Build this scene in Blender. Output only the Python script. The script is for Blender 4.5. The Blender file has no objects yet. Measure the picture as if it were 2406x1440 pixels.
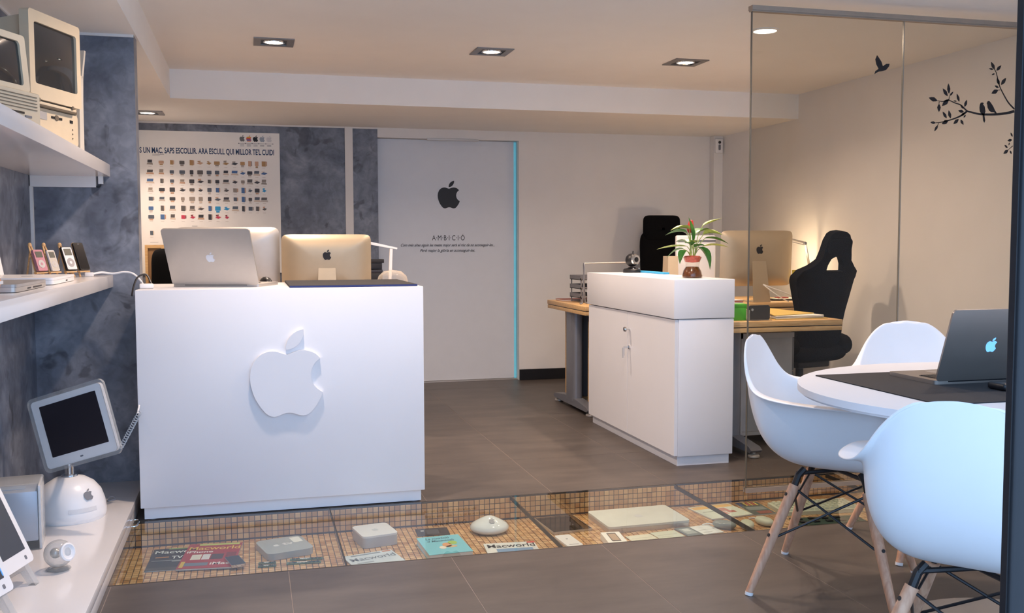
import bpy, bmesh, math, random
from mathutils import Matrix, Vector, Euler
random.seed(7)
PI = math.pi
scene = bpy.context.scene
C = scene.collection

# ------------------------------------------------------------------ camera
F_PX, YAW, PITCH, ROLL, EYE = 2313.5, 0.260137, -0.0646781, -0.0024554, 1.2
fw = Vector((math.sin(YAW)*math.cos(PITCH), math.cos(YAW)*math.cos(PITCH), math.sin(PITCH)))
rt = Vector((math.cos(YAW), -math.sin(YAW), 0)); up = rt.cross(fw)
r2 = rt*math.cos(ROLL)+up*math.sin(ROLL); u2 = -rt*math.sin(ROLL)+up*math.cos(ROLL)
cam = bpy.data.cameras.new('camera'); cam.sensor_width = 36; cam.lens = F_PX/2406*36; cam.clip_start = .05
cam_o = bpy.data.objects.new('camera', cam); C.objects.link(cam_o)
M = Matrix((r2, u2, -fw)).transposed().to_4x4(); M.translation = (0, 0, EYE)
cam_o.matrix_world = M
scene.camera = cam_o

# ------------------------------------------------------------------ daylight and exposure
world = bpy.data.worlds.new('overcast_sky'); scene.world = world; world.use_nodes = True
bg = world.node_tree.nodes['Background']; bg.inputs[0].default_value = (0.42, 0.645, 1.0, 1); bg.inputs[1].default_value = 2.95
pl = bpy.data.lights.new('shopfront_portal', 'AREA'); pl.shape = 'RECTANGLE'; pl.size = 5.1; pl.size_y = 2.35
pl.cycles.is_portal = True
po = bpy.data.objects.new('shopfront_portal', pl); C.objects.link(po)
po.location = (1.6, 1.2, 1.17); po.rotation_euler = (PI/2, 0, 0)   # looks into the shop
LAMP_W = 18.5
WARM = (1.0, 0.77, 0.615)
scene.view_settings.view_transform = 'Standard'
scene.view_settings.look = 'None'
scene.view_settings.gamma = 1.0
scene.view_settings.use_curve_mapping = False
scene.view_settings.exposure = 0.0

# ------------------------------------------------------------------ materials
def lin(c):
    if isinstance(c, str):
        c = c.lstrip('#'); c = tuple(int(c[i:i+2], 16)/255 for i in (0, 2, 4))
    return tuple(x/12.92 if x <= .04045 else ((x+.055)/1.055)**2.4 for x in c)
MATS = {}
def mat(name, col, rough=.5, metal=0, var=.05, scale=14, bump=0, spec=.5, emit=0, coat=0, detail=3, alpha=None, dist=.001):
    if name in MATS: return MATS[name]
    m = bpy.data.materials.new(name); m.use_nodes = True; nt = m.node_tree; b = nt.nodes['Principled BSDF']
    c = lin(col)
    tc = nt.nodes.new('ShaderNodeTexCoord'); n = nt.nodes.new('ShaderNodeTexNoise')
    n.inputs['Scale'].default_value = scale; n.inputs['Detail'].default_value = detail
    nt.links.new(tc.outputs['Object'], n.inputs['Vector'])
    r = nt.nodes.new('ShaderNodeValToRGB')
    r.color_ramp.elements[0].position = .3; r.color_ramp.elements[1].position = .7
    r.color_ramp.elements[0].color = tuple(max(0, x*(1-var)) for x in c)+(1,)
    r.color_ramp.elements[1].color = tuple(min(1, x*(1+var)) for x in c)+(1,)
    nt.links.new(n.outputs['Fac'], r.inputs['Fac']); nt.links.new(r.outputs['Color'], b.inputs['Base Color'])
    b.inputs['Roughness'].default_value = rough; b.inputs['Metallic'].default_value = metal
    b.inputs['Specular IOR Level'].default_value = spec
    if coat: b.inputs['Coat Weight'].default_value = coat
    if emit:
        b.inputs['Emission Strength'].default_value = emit; nt.links.new(r.outputs['Color'], b.inputs['Emission Color'])
    if bump:
        bp = nt.nodes.new('ShaderNodeBump'); bp.inputs['Strength'].default_value = bump; bp.inputs['Distance'].default_value = dist
        nt.links.new(n.outputs['Fac'], bp.inputs['Height']); nt.links.new(bp.outputs['Normal'], b.inputs['Normal'])
    MATS[name] = m; return m
def glassmat(name, tint=(1, 1, 1), ior=1.5, rough=0.0, gain=1.0):
    # thin clear sheet: tinted see-through plus a fresnel mirror
    m = bpy.data.materials.new(name); m.use_nodes = True; nt = m.node_tree
    for x in list(nt.nodes):
        if x.type == 'BSDF_PRINCIPLED': nt.nodes.remove(x)
    out = [x for x in nt.nodes if x.type == 'OUTPUT_MATERIAL'][0]
    t = nt.nodes.new('ShaderNodeBsdfTransparent')
    g = nt.nodes.new('ShaderNodeBsdfGlossy'); g.inputs['Roughness'].default_value = rough
    fr = nt.nodes.new('ShaderNodeFresnel'); fr.inputs['IOR'].default_value = ior
    mu = nt.nodes.new('ShaderNodeMath'); mu.operation = 'MULTIPLY'; mu.use_clamp = True; mu.inputs[1].default_value = gain
    tc = nt.nodes.new('ShaderNodeTexCoord'); n = nt.nodes.new('ShaderNodeTexNoise'); n.inputs['Scale'].default_value = 3
    rp = nt.nodes.new('ShaderNodeValToRGB')
    rp.color_ramp.elements[0].color = tuple(x*.985 for x in tint)+(1,); rp.color_ramp.elements[1].color = tuple(tint)+(1,)
    nt.links.new(tc.outputs['Object'], n.inputs['Vector']); nt.links.new(n.outputs['Fac'], rp.inputs['Fac'])
    nt.links.new(rp.outputs['Color'], t.inputs['Color'])
    mx = nt.nodes.new('ShaderNodeMixShader')
    geo = nt.nodes.new('ShaderNodeNewGeometry'); inv = nt.nodes.new('ShaderNodeMath'); inv.operation = 'SUBTRACT'
    inv.inputs[0].default_value = 1.0
    nt.links.new(geo.outputs['Backfacing'], inv.inputs[1])
    m2 = nt.nodes.new('ShaderNodeMath'); m2.operation = 'MULTIPLY'
    nt.links.new(fr.outputs[0], mu.inputs[0]); nt.links.new(mu.outputs[0], m2.inputs[0]); nt.links.new(inv.outputs[0], m2.inputs[1])
    nt.links.new(m2.outputs[0], mx.inputs['Fac'])
    nt.links.new(t.outputs[0], mx.inputs[1]); nt.links.new(g.outputs[0], mx.inputs[2])
    nt.links.new(mx.outputs[0], out.inputs['Surface'])
    MATS[name] = m; return m
def milky(name, col, dens=.3, rough=.15):
    # faintly cloudy see-through plastic
    m = bpy.data.materials.new(name); m.use_nodes = True; nt = m.node_tree; N = nt.nodes.new; L = nt.links.new
    b = nt.nodes['Principled BSDF']; out = [x for x in nt.nodes if x.type == 'OUTPUT_MATERIAL'][0]
    tc = N('ShaderNodeTexCoord'); n = N('ShaderNodeTexNoise'); n.inputs['Scale'].default_value = 8; L(tc.outputs['Object'], n.inputs['Vector'])
    r = N('ShaderNodeValToRGB'); c = lin(col); r.color_ramp.elements[0].color = tuple(.95*x for x in c)+(1,); r.color_ramp.elements[1].color = c+(1,)
    L(n.outputs['Fac'], r.inputs['Fac']); L(r.outputs['Color'], b.inputs['Base Color']); b.inputs['Roughness'].default_value = rough
    t = N('ShaderNodeBsdfTransparent'); mx = N('ShaderNodeMixShader'); fr = N('ShaderNodeLayerWeight'); fr.inputs['Blend'].default_value = .35
    ad = N('ShaderNodeMath'); ad.operation = 'MULTIPLY_ADD'; ad.inputs[1].default_value = .75; ad.inputs[2].default_value = dens; ad.use_clamp = True
    L(fr.outputs['Facing'], ad.inputs[0]); L(ad.outputs[0], mx.inputs['Fac']); L(t.outputs[0], mx.inputs[1]); L(b.outputs[0], mx.inputs[2]); L(mx.outputs[0], out.inputs['Surface'])
    MATS[name] = m; return m
def node_mat(name):
    m = bpy.data.materials.new(name); m.use_nodes = True; MATS[name] = m
    return m, m.node_tree, m.node_tree.nodes['Principled BSDF']
def stucco():
    m, nt, b = node_mat('grey_stucco'); N = nt.nodes.new; L = nt.links.new
    tc = N('ShaderNodeTexCoord')
    n1 = N('ShaderNodeTexNoise'); n1.inputs['Scale'].default_value = 3.2; n1.inputs['Detail'].default_value = 6; n1.inputs['Distortion'].default_value = 1.4
    n2 = N('ShaderNodeTexNoise'); n2.inputs['Scale'].default_value = 22; n2.inputs['Detail'].default_value = 4; n2.inputs['Distortion'].default_value = .8
    n3 = N('ShaderNodeTexNoise'); n3.inputs['Scale'].default_value = 6.5; n3.inputs['Detail'].default_value = 3; n3.inputs['Distortion'].default_value = 1.2
    for n in (n1, n2, n3): L(tc.outputs['Object'], n.inputs['Vector'])
    r1 = N('ShaderNodeValToRGB'); r1.color_ramp.elements[0].position = .32; r1.color_ramp.elements[1].position = .72
    r1.color_ramp.elements[0].color = tuple(1.15*v for v in lin('#555a66'))+(1,); r1.color_ramp.elements[1].color = tuple(1.15*v for v in lin('#868b96'))+(1,)
    r2_ = N('ShaderNodeValToRGB'); r2_.color_ramp.elements[0].position = .35; r2_.color_ramp.elements[1].position = .65
    r2_.color_ramp.elements[0].color = (.82, .82, .82, 1); r2_.color_ramp.elements[1].color = (1.1, 1.1, 1.1, 1)
    r3 = N('ShaderNodeValToRGB'); r3.color_ramp.elements[0].position = .31; r3.color_ramp.elements[1].position = .40
    r3.color_ramp.elements[0].color = (.52, .5, .5, 1); r3.color_ramp.elements[1].color = (1, 1, 1, 1)
    L(n1.outputs['Fac'], r1.inputs['Fac']); L(n2.outputs['Fac'], r2_.inputs['Fac']); L(n3.outputs['Fac'], r3.inputs['Fac'])
    a = N('ShaderNodeMix'); a.data_type = 'RGBA'; a.blend_type = 'MULTIPLY'; a.inputs[0].default_value = 1
    L(r1.outputs['Color'], a.inputs[6]); L(r2_.outputs['Color'], a.inputs[7])
    c = N('ShaderNodeMix'); c.data_type = 'RGBA'; c.blend_type = 'MULTIPLY'; c.inputs[0].default_value = 1
    L(a.outputs[2], c.inputs[6]); L(r3.outputs['Color'], c.inputs[7])
    L(c.outputs[2], b.inputs['Base Color']); b.inputs['Roughness'].default_value = .45
    bp = N('ShaderNodeBump'); bp.inputs['Strength'].default_value = .12; bp.inputs['Distance'].default_value = .004
    L(n1.outputs['Fac'], bp.inputs['Height']); L(bp.outputs['Normal'], b.inputs['Normal'])
    return m
def mosaic_mat():
    m, nt, b = node_mat('gold_mosaic'); N = nt.nodes.new; L = nt.links.new
    g = N('ShaderNodeNewGeometry')
    sn = N('ShaderNodeVectorMath'); sn.operation = 'SNAP'; sn.inputs[1].default_value = (.025, .025, .025)
    of = N('ShaderNodeVectorMath'); of.operation = 'SUBTRACT'; of.inputs[1].default_value = (0, 4.4635, -.0075)
    L(g.outputs['Position'], of.inputs[0]); L(of.outputs[0], sn.inputs[0])
    w = N('ShaderNodeTexWhiteNoise'); w.noise_dimensions = '3D'; L(sn.outputs[0], w.inputs['Vector'])
    r = N('ShaderNodeValToRGB'); e = r.color_ramp.elements
    e[0].position = 0; e[0].color = lin('#bf8c5c')+(1,); e[1].position = 1; e[1].color = lin('#eabf8a')+(1,)
    q = e.new(.45); q.color = lin('#d6a672')+(1,)
    L(w.outputs['Value'], r.inputs['Fac']); L(r.outputs['Color'], b.inputs['Base Color'])
    b.inputs['Roughness'].default_value = .18; b.inputs['Metallic'].default_value = 0
    return m
def wood(name, c0, c1, rough=.45, scale=(3, 30, 30)):
    m, nt, b = node_mat(name); N = nt.nodes.new; L = nt.links.new
    tc = N('ShaderNodeTexCoord'); mp = N('ShaderNodeMapping'); mp.inputs['Scale'].default_value = scale
    n = N('ShaderNodeTexNoise'); n.inputs['Scale'].default_value = 4; n.inputs['Detail'].default_value = 5; n.inputs['Distortion'].default_value = .6
    L(tc.outputs['Object'], mp.inputs['Vector']); L(mp.outputs['Vector'], n.inputs['Vector'])
    r = N('ShaderNodeValToRGB'); r.color_ramp.elements[0].position = .3; r.color_ramp.elements[1].position = .7
    r.color_ramp.elements[0].color = lin(c0)+(1,); r.color_ramp.elements[1].color = lin(c1)+(1,)
    L(n.outputs['Fac'], r.inputs['Fac']); L(r.outputs['Color'], b.inputs['Base Color'])
    b.inputs['Roughness'].default_value = rough
    return m
def floor_mat():
    m, nt, b = node_mat('brown_grey_tile'); N = nt.nodes.new; L = nt.links.new
    g = N('ShaderNodeNewGeometry')
    n = N('ShaderNodeTexNoise'); n.inputs['Scale'].default_value = 2.5; n.inputs['Detail'].default_value = 8; n.inputs['Roughness'].default_value = .65
    mp = N('ShaderNodeMapping'); mp.inputs['Scale'].default_value = (1, 3, 1)
    L(g.outputs['Position'], mp.inputs['Vector']); L(mp.outputs['Vector'], n.inputs['Vector'])
    r = N('ShaderNodeValToRGB'); r.color_ramp.elements[0].position = .3; r.color_ramp.elements[1].position = .72
    r.color_ramp.elements[0].color = tuple(.72*v for v in lin('#5a524d'))+(1,); r.color_ramp.elements[1].color = tuple(.74*v for v in lin('#71675f'))+(1,)
    L(n.outputs['Fac'], r.inputs['Fac']); L(r.outputs['Color'], b.inputs['Base Color'])
    b.inputs['Roughness'].default_value = .42; b.inputs['Specular IOR Level'].default_value = .35
    bp = N('ShaderNodeBump'); bp.inputs['Strength'].default_value = .05; bp.inputs['Distance'].default_value = .001
    L(n.outputs['Fac'], bp.inputs['Height']); L(bp.outputs['Normal'], b.inputs['Normal'])
    return m
STUCCO = stucco(); MOSAIC = mosaic_mat(); TILE = floor_mat()
PAINT = mat('white_wall_paint', '#e6e3e0', .7, var=.015, scale=5, bump=.05)
CEIL = mat('ceiling_paint', '#f6f3ef', .8, var=.012, scale=4)
GROUT = mat('pale_grout', '#94867c', .8, var=.05)
LACQ = mat('white_lacquer', '#e9e9ec', .35, var=.01, scale=4)
SHELF = mat('white_shelf_gloss', '#ece8e6', .18, var=.01, scale=4)
WOODB = wood('beech_edge', '#c79c66', '#dfba86')
WOODL = wood('chair_leg_beech', '#bb8a6c', '#d6a98a', .5, (20, 20, 2))
WOODE = wood('easel_pine', '#d3a36c', '#e8c08c', .6)
BLACK = mat('black_plastic', '#17171b', .4, var=.1)
FABRIC = mat('black_fabric', '#0a0a0d', .95, var=.2, scale=300, bump=.15, spec=.15)
MATBL = mat('black_mat', '#232226', .8, var=.15, scale=200, bump=.2)
BLUE_EDGE = mat('navy_edge', '#1c2c66', .6)
ALU = mat('aluminium', '#c9c6c4', .34, metal=.85, var=.015, scale=30)
ALUW = mat('aluminium_pale', '#c4beb7', .4, metal=.55, var=.015, scale=30)
CHROME = mat('chrome', '#d8d8d8', .08, metal=1, var=.01)
STEEL = mat('brushed_steel', '#8d8a88', .38, metal=.8, var=.06, scale=60)
GREYM = mat('grey_lacquered_steel', '#7d7f86', .42, metal=.25, var=.03)
GREYP = mat('grey_laminate', '#75706e', .55, var=.03)
BEIGE = mat('beige_plastic', '#d3c2a6', .5, var=.03)
BEIGE_D = mat('beige_recess', '#6b5f50', .6, var=.03)
CRT = mat('crt_glass', '#22272c', .07, var=.03, coat=.6)
SCREEN = mat('dark_screen', '#16161a', .12, var=.04)
WPLAST = mat('white_plastic', '#eeeceb', .3, var=.01)
WSHELL = mat('white_shell_plastic', '#eeeef0', .38, var=.008)
INK = mat('black_vinyl', '#121016', .5, var=.05)
PAPER = mat('white_paper', '#efece4', .7, var=.02)
CLEAR = milky('clear_acrylic', '#c9c9c6', .16)
GLASS = glassmat('partition_glass', (.90, .885, .845), 1.5)
FGLASS = glassmat('floor_glass', (.94, .965, .945), 1.72)
GLASSW = milky('clear_glassware', '#d8cfc2', .10, .05)
VASE = glassmat('vase_glass', (.95, .93, .90), 1.5)
LEAF = mat('leaf_green', '#3f7a35', .4, var=.3, scale=40)
LEAFP = mat('leaf_pale', '#a8b95c', .45, var=.3, scale=60)
def solid(hexc, rough=.55, emit=0, metal=0):
    return mat('colour_'+hexc.strip('#')+('_m' if metal else '')+('_e' if emit else ''), hexc, rough, metal=metal, emit=emit, var=.04)

# ------------------------------------------------------------------ mesh helpers
class B:
    def __init__(s): s.bm = bmesh.new(); s.M = Matrix(); s.mi = 0
    def _new(s, verts, faces):
        vs = [s.bm.verts.new(s.M @ Vector(v)) for v in verts]
        for f in faces:
            try:
                fc = s.bm.faces.new([vs[i] for i in f]); fc.material_index = s.mi
            except ValueError: pass
        return vs
    def box(s, x0, x1, y0, y1, z0, z1, bev=0, seg=2):
        v = [(x0,y0,z0),(x1,y0,z0),(x1,y1,z0),(x0,y1,z0),(x0,y0,z1),(x1,y0,z1),(x1,y1,z1),(x0,y1,z1)]
        f = [(3,2,1,0),(4,5,6,7),(0,1,5,4),(1,2,6,5),(2,3,7,6),(3,0,4,7)]
        vs = s._new(v, f)
        if bev:
            ed = list({e for w in vs for e in w.link_edges})
            r = bmesh.ops.bevel(s.bm, geom=ed, offset=bev, segments=seg, affect='EDGES', profile=.5)
            for fc in r['faces']: fc.material_index = s.mi
        return s
    def prism(s, pts, a, b, plane='xy', holes=None):
        # polygon in (u,v) extruded along w from a to b
        def P(u, v, w):
            return {'xy': (u, v, w), 'xz': (u, w, v), 'yz': (w, u, v)}[plane]
        area = sum(pts[i][0]*pts[(i+1) % len(pts)][1]-pts[(i+1) % len(pts)][0]*pts[i][1] for i in range(len(pts)))
        if area < 0: pts = pts[::-1]
        n = len(pts)
        v = [P(u, w_, a) for u, w_ in pts]+[P(u, w_, b) for u, w_ in pts]
        flip = (plane == 'xz')
        if b < a: flip = not flip
        f = [tuple(range(n-1, -1, -1)), tuple(range(n, 2*n))]+[(i, (i+1) % n, n+(i+1) % n, n+i) for i in range(n)]
        if flip: f = [t[::-1] for t in f]
        s._new(v, f); return s
    def tube(s, path, r, seg=8, cap=True):
        path = [Vector(p) for p in path]; n = len(path)
        rr = r if isinstance(r, (list, tuple)) else [r]*n
        rings = []; prev = None
        for i, p in enumerate(path):
            t = (path[min(i+1, n-1)]-path[max(i-1, 0)]).normalized()
            a = Vector((0, 0, 1)) if abs(t.z) < .9 else Vector((1, 0, 0))
            if prev is not None: a = prev
            x = (a-t*a.dot(t)).normalized(); y = t.cross(x); prev = x
            rings.append([p+(x*math.cos(2*PI*k/seg)+y*math.sin(2*PI*k/seg))*rr[i] for k in range(seg)])
        v = [q for g in rings for q in g]; f = []
        for i in range(n-1):
            for k in range(seg):
                f.append((i*seg+k, i*seg+(k+1) % seg, (i+1)*seg+(k+1) % seg, (i+1)*seg+k))
        if cap: f += [tuple(range(seg-1, -1, -1)), tuple(range((n-1)*seg, n*seg))]
        s._new(v, f); return s
    def lathe(s, prof, seg=32, c=(0, 0, 0)):
        v = []; f = []; n = len(prof)
        for r, z in prof:
            for k in range(seg):
                a = 2*PI*k/seg; v.append((c[0]+r*math.cos(a), c[1]+r*math.sin(a), c[2]+z))
        for i in range(n-1):
            for k in range(seg): f.append((i*seg+k, i*seg+(k+1) % seg, (i+1)*seg+(k+1) % seg, (i+1)*seg+k))
        if prof[0][0] > 1e-4: f.append(tuple(range(seg-1, -1, -1)))
        if prof[-1][0] > 1e-4: f.append(tuple(range((n-1)*seg, n*seg)))
        s._new(v, f); return s
    def grid(s, fn, nu, nv, cu=False):
        v = [fn(i/(nu if cu else nu-1), j/(nv-1)) for i in range(nu) for j in range(nv)]; f = []
        for i in range(nu if cu else nu-1):
            for j in range(nv-1):
                a = i*nv+j; b = ((i+1) % nu)*nv+j; f.append((a, b, b+1, a+1))
        s._new(v, f); return s
    def ball(s, c, r, seg=20, rings=12, sc=(1, 1, 1)):
        prof = [(r*math.sin(PI*i/rings), -r*math.cos(PI*i/rings)) for i in range(rings+1)]
        v = []; f = []
        for q, z in prof:
            for k in range(seg):
                a = 2*PI*k/seg; v.append((c[0]+q*math.cos(a)*sc[0], c[1]+q*math.sin(a)*sc[1], c[2]+z*sc[2]))
        for i in range(rings):
            for k in range(seg): f.append((i*seg+k, i*seg+(k+1) % seg, (i+1)*seg+(k+1) % seg, (i+1)*seg+k))
        s._new(v, f); return s
    def poly(s, pts):
        s._new(pts, [tuple(range(len(pts)))]); return s
def ring(b, outer, inner, y0, y1):
    # frame between two outlines of equal point count, standing in the xz plane
    n = len(outer)
    v = [(x, y0, z) for x, z in outer]+[(x, y0, z) for x, z in inner]+[(x, y1, z) for x, z in outer]+[(x, y1, z) for x, z in inner]
    f = []
    for i in range(n):
        j = (i+1) % n
        f += [(i, j, n+j, n+i), (2*n+i, 3*n+i, 3*n+j, 2*n+j), (i, 2*n+i, 2*n+j, j), (n+i, n+j, 3*n+j, 3*n+i)]
    b._new(v, f); return b
def rrect(w, h, r, n=5, cx=0, cy=0):
    out = []
    for (sx, sy, a0) in ((1, 1, 0), (-1, 1, PI/2), (-1, -1, PI), (1, -1, 1.5*PI)):
        for k in range(n+1):
            a = a0+PI/2*k/n; out.append((cx+sx*(w/2-r)+r*math.cos(a), cy+sy*(h/2-r)+r*math.sin(a)))
    return out
def ellipse(a, b, n=48, cx=0, cy=0):
    return [(cx+a*math.cos(2*PI*k/n), cy+b*math.sin(2*PI*k/n)) for k in range(n)]
def props(o, label=None, cat=None, group=None, kind=None):
    if label: o['label'] = label
    if cat: o['category'] = cat
    if group: o['group'] = group
    if kind: o['kind'] = kind
    return o
def obj(name, b, m, parent=None, smooth=True, label=None, cat=None, group=None, kind=None, loc=None, rot=None, mw=None, angle=38):
    me = bpy.data.meshes.new(name)
    if isinstance(b, B):
        bmesh.ops.remove_doubles(b.bm, verts=b.bm.verts, dist=1e-6)
        bmesh.ops.recalc_face_normals(b.bm, faces=b.bm.faces)
        b.bm.to_mesh(me); b.bm.free()
    else: me = b
    for x in (m if isinstance(m, (list, tuple)) else [m]): me.materials.append(x)
    if smooth:
        for p in me.polygons: p.use_smooth = True
        me.set_sharp_from_angle(angle=math.radians(angle))
    o = bpy.data.objects.new(name, me); C.objects.link(o)
    if parent: o.parent = parent
    if mw is not None: o.matrix_local = mw
    if loc: o.location = loc
    if rot: o.rotation_euler = rot
    return props(o, label, cat, group, kind)
def thing(name, label, cat, loc=(0, 0, 0), rz=0, group=None, mw=None):
    o = bpy.data.objects.new(name, None); o.empty_display_size = .05; C.objects.link(o)
    if mw is not None: o.matrix_world = mw
    else: o.location = loc; o.rotation_euler = (0, 0, rz)
    return props(o, label, cat, group)
def copy_tree(o, parent=None):
    c = o.copy(); C.objects.link(c); c.parent = parent
    if parent: c.matrix_parent_inverse = o.matrix_parent_inverse
    for ch in list(o.children): copy_tree(ch, c)
    return c
def face_rz(dx, dy): return math.atan2(-dx, dy)     # turns local +Y to (dx,dy)
def stuff_mesh(name, verts, faces):
    me = bpy.data.meshes.new(name); me.from_pydata(verts, [], faces); me.update(); return me
def text_mesh(txt, size, width=None, bold=0, shear=0, align='LEFT', space=1):
    cu = bpy.data.curves.new('t', 'FONT'); cu.body = txt; cu.size = size; cu.offset = bold; cu.shear = shear
    cu.align_x = align; cu.extrude = 0; cu.space_character = space; cu.resolution_u = 3
    o = bpy.data.objects.new('t', cu); C.objects.link(o)
    dg = bpy.context.evaluated_depsgraph_get()
    me = bpy.data.meshes.new_from_object(o.evaluated_get(dg))
    bpy.data.objects.remove(o); bpy.data.curves.remove(cu)
    if width:
        xs = [v.co.x for v in me.vertices]; w = max(xs)-min(xs)
        for v in me.vertices: v.co.x *= width/w
    return me
def lettering(txt, size, m, parent, mw, width=None, bold=0, shear=0, align='LEFT', name='lettering', space=1):
    me = text_mesh(txt, size, width, bold, shear, align, space)
    return obj(name, me, m, parent, smooth=False, mw=mw)
# matrices that stand flat print on a plane facing -Y, facing +X, or lying face up
def face_front(x, y, z): return Matrix.Translation((x, y, z)) @ Matrix.Rotation(PI/2, 4, 'X')
def face_up(x, y, z, rz=0): return Matrix.Translation((x, y, z)) @ Matrix.Rotation(rz, 4, 'Z')

# ------------------------------------------------------------------ fruit emblem outline (unit height, centred)
def _svg(d):
    import re
    tok = re.findall(r'[a-zA-Z]|-?\d*\.?\d+', d); i = 0; cur = (0, 0); polys = []; poly = []
    cmd = None
    def num():
        nonlocal i
        v = float(tok[i]); i += 1; return v
    while i < len(tok):
        if tok[i].isalpha(): cmd = tok[i]; i += 1
        if cmd == 'M':
            cur = (num(), num()); poly = [cur]
        elif cmd == 'c':
            p = [cur]
            for k in range(3): p.append((cur[0]+num(), cur[1]+num()))
            for k in range(1, 7):
                t = k/6
                poly.append(tuple((1-t)**3*p[0][j]+3*(1-t)**2*t*p[1][j]+3*(1-t)*t*t*p[2][j]+t**3*p[3][j] for j in (0, 1)))
            cur = p[3]
        elif cmd in 'zZ':
            polys.append(poly); poly = []
    if len(poly) > 3: polys.append(poly)
    return polys
_D = ("M12.152 6.896c-.948 0-2.415-1.078-3.96-1.04-2.04 .027-3.91 1.183-4.961 3.014-2.117 3.675-.546 9.103 1.519 12.09"
      " 1.013 1.454 2.208 3.09 3.792 3.039 1.52-.065 2.09-.987 3.935-.987 1.831 0 2.35 .987 3.96 .948 1.637-.026 2.676-1.48 3.676-2.948"
      " 1.156-1.688 1.636-3.325 1.662-3.415-.039-.013-3.182-1.221-3.22-4.857-.026-3.04 2.48-4.494 2.597-4.559-1.429-2.09-3.623-2.324-4.39-2.376"
      "-2-.156-3.675 1.09-4.61 1.09z M15.53 3.83c.843-1.012 1.4-2.427 1.245-3.83-1.207 .052-2.662 .805-3.532 1.818-.78 .896-1.454 2.338-1.273 3.714"
      " 1.338 .104 2.715-.688 3.559-1.701")
EMBLEM = []
for _p in _svg(_D):
    _q = [((x-11.6)/24, (12-y)/24) for x, y in _p]
    _r = []
    for a in _q:
        if not _r or (abs(a[0]-_r[-1][0])+abs(a[1]-_r[-1][1])) > 1e-4: _r.append(a)
    if abs(_r[0][0]-_r[-1][0])+abs(_r[0][1]-_r[-1][1]) < 2e-3: _r.pop()
    EMBLEM.append(_r)
def emblem(b, size, a=0, t=.001, plane='xz', cx=0, cy=0):
    for p in EMBLEM: b.prism([(cx+x*size, cy+y*size) for x, y in p], a, a+t, plane)
    return b
# ================================================================== THE SETTING
XL, XR, YF, YB = -0.95, 4.15, 1.3, 8.255      # left wall, right wall, shopfront, back wall
YP, XP = 4.88, -0.495                           # end wall of the shelf niche
ZS, ZC = 2.155, 2.345                           # soffit and tray ceiling
YBEAM, XSOF = 6.91, -0.485
PY0, PY1 = 3.64, 4.465                          # glazed floor pit
ZPIT = -0.115
# floor: grout bed with tiles as parts
b = B()
b.box(XL, XR, YF, PY0, -.2, -.0009); b.box(XL, XR, PY1, YB+.1, -.2, -.0009)
floor = obj('floor', b, GROUT, smooth=False, kind='structure')
def tiles(xs, ys):
    n = 0
    for i in range(len(xs)-1):
        for j in range(len(ys)-1):
            g = .0012
            b = B(); b.box(xs[i]+g, xs[i+1]-g, ys[j]+g, ys[j+1]-g, -.0009, 0, bev=.0004, seg=1)
            obj('floor_tile', b, TILE, floor, smooth=False)
fx = [XL]+[v for v in [.117-.608*1, .117, .725, 1.333, 1.941, 2.549, 3.157, 3.765]]+[XR]
tiles(fx, [YF, 2.3, PY0-.004])
bx = [XL, -.445, .166, .777, 1.387, 1.998, 2.609, 3.22, 3.83, XR]
tiles(bx, [PY1+.004, 5.205, 6.55, 7.9, YB+.1])
# pit with mosaic lining
b = B()
b.box(XL, XR, PY0-.01, PY1+.01, -.2, ZPIT-.004); 
obj('pit_bed', b, mat('pit_mortar', '#5b5557', .9), floor, smooth=False)
b = B(); b.box(XL, XR, PY1-.0025, PY1-.001, ZPIT-.004, -.013); obj('pit_backing', b, mat('pit_mortar', '#5b5557', .9), floor, smooth=False)
P = .025
def tilebox(x, y, z, ax):
    h = P/2-.0017; t = .004
    if ax == 'z': lo = (x-h, y-h, z-t); hi = (x+h, y+h, z)
    else: lo = (x-h, y, z-h); hi = (x+h, y+t, z+h)
    v = [(lo[0],lo[1],lo[2]),(hi[0],lo[1],lo[2]),(hi[0],hi[1],lo[2]),(lo[0],hi[1],lo[2]),(lo[0],lo[1],hi[2]),(hi[0],lo[1],hi[2]),(hi[0],hi[1],hi[2]),(lo[0],hi[1],hi[2])]
    return v
FB = [(3,2,1,0),(4,5,6,7),(0,1,5,4),(1,2,6,5),(2,3,7,6),(3,0,4,7)]
unit = stuff_mesh('mosaic_tile', [tuple(a) for a in tilebox(0, 0, 0, 'y')], FB); unit.materials.append(MOSAIC)
cnt = 0; V = []; Fc = []
ncol = int((XR-XL)/P)
for r in range(4):
    z = -.02-r*P
    for c in range(ncol):
        x = XL+P/2+c*P
        if r < 3 and cnt < 300 and -.5 < x < 2.05:
            o = bpy.data.objects.new('mosaic_tile', unit); C.objects.link(o); o.parent = floor; o.location = (x, PY1-.006+random.uniform(-.0008, .0008), z)
            o.rotation_euler = (random.uniform(-.02, .02), 0, random.uniform(-.02, .02)); cnt += 1
        else:
            k = len(V); V += tilebox(x, PY1-.006, z, 'y'); Fc += [tuple(k+i for i in f) for f in FB]
for r in range(int((PY1-PY0)/P)):
    y = PY1-.014-r*P
    for c in range(ncol):
        x = XL+P/2+c*P; k = len(V)
        V += tilebox(x, y, ZPIT+random.uniform(-.0006, .0006), 'z'); Fc += [tuple(k+i for i in f) for f in FB]
mm = stuff_mesh('mosaic_lining', V, Fc)
obj('mosaic_lining', mm, MOSAIC, floor, smooth=False, kind='stuff')
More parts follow.
